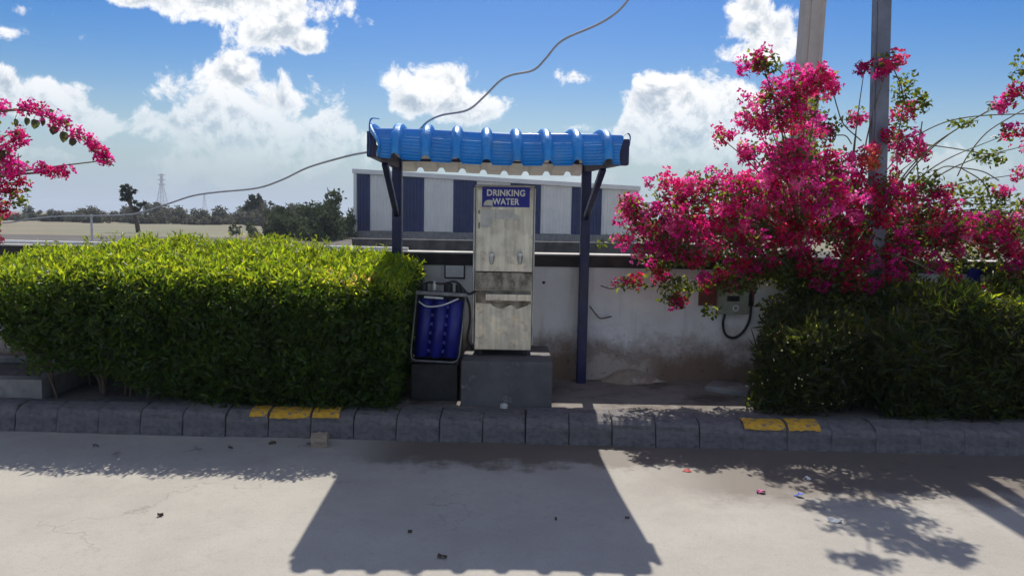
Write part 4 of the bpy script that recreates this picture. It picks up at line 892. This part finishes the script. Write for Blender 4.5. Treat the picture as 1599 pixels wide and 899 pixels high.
scrap('wrapper', 'litter_pink', 1187, 769, .03, .022, 'pink scrap of wrapper on the road near the leaf shadow edge', 'litter', 2)
scrap('wrapper', 'litter_blue', 1248, 775, .032, .028, 'blue scrap of wrapper on the road by the bougainvillea shadow', 'litter', 3)
scrap('paper_scrap', 'litter_white', 1262, 748, .028, .022, 'white paper scrap on the damp dirt right of the blue wrapper', 'litter', 4)
scrap('paper_scrap', 'litter_white', 1303, 814, .04, .025, 'pale paper scrap lying in the leafy shadow low on the right', 'litter', 6)
for i, (px, py, w) in enumerate([(250, 806, .022), (690, 871, .035), (868, 812, .010), (980, 811, .013), (640, 832, .015), (150, 697, .025), (360, 700, .022), (425, 693, .03)]):
    scrap('dry_leaf', 'dry_leaf', px, py, w, w * .45, ['dark curled leaf on the sunlit road below the hedge', 'long dry leaf low in the shelter roof shadow', 'tiny dry leaf in the middle of the roof shadow', 'dry leaf near the right edge of the roof shadow', 'tiny dark fleck of leaf in left half of roof shadow', 'dry leaf on the road at far left near the kerb', 'small dry leaf on the road left of the yellow paint', 'dry leaf on the road under the first yellow paint'][i], 'leaf', 30 + i, 'dry leaves on the road')
# silt heaped against kerb and wall
def mound(name, label, c, rx, ry, h, m, seed, cat='dirt'):
    n = 26; mb = MB(); vs = []; r_ = np.random.default_rng(seed); ph = r_.uniform(0, 6, 4)
    for j in range(9):
        for i in range(n):
            a = i * math.tau / n; rr_ = j / 8 * (1 + .14 * math.sin(3 * a + ph[0]) + .1 * math.sin(7 * a + ph[1])); hh_ = h * (.5 + .5 * math.cos(math.pi * j / 8)) * (1 + .12 * math.sin(5 * a + j + ph[2]))
            vs.append((c[0] + rx * rr_ * math.cos(a), c[1] + ry * rr_ * math.sin(a), c[2] + hh_ - .004))
    mb.add(vs, [(j * n + i, j * n + (i + 1) % n, (j + 1) * n + (i + 1) % n, (j + 1) * n + i) for j in range(8) for i in range(n)])
    return tag(mb.build(name, m, None, c, smooth=True), label, cat)
q = G(985, 598, PAVE); mound('silt_heap', 'low pale heap of sand against the wall right of the shelter post', (q.x, WALL_Y - .03, PAVE), .34, .16, .10, 'sand', 3)
q = G(965, 690, 0); mound('silt_heap', 'dark damp heap of silt in the gutter below the sunlit kerb', (q.x, q.y, 0), .30, .07, .05, 'soil', 4)
q = G(1130, 615, PAVE); MBs = MB().box((q.x + .15, q.y + .1, PAVE + .02), (.5, .30, .05), Matrix.Rotation(-.5, 3, 'Z')); tag(MBs.build('broken_slab', 'concrete', None, (q.x, q.y, PAVE), bevel=.008), 'thin broken concrete slab lying between wall and dark shrub', 'slab')

# ------------------------------------------------------------------ dusty air
m = bpy.data.materials.new('haze'); m.use_nodes = True; t = m.node_tree; t.nodes.clear()
v = t.nodes.new('ShaderNodeVolumePrincipled'); v.inputs['Color'].default_value = (.80, .88, 1, 1); v.inputs['Density'].default_value = .00048; v.inputs['Anisotropy'].default_value = .2
om = t.nodes.new('ShaderNodeOutputMaterial'); t.links.new(v.outputs[0], om.inputs['Volume']); MATS['haze'] = m
hb = tag(MB().span(-2510, 2510, -70, 3010, -1.1, 42).build('haze', 'haze'), kind='stuff')
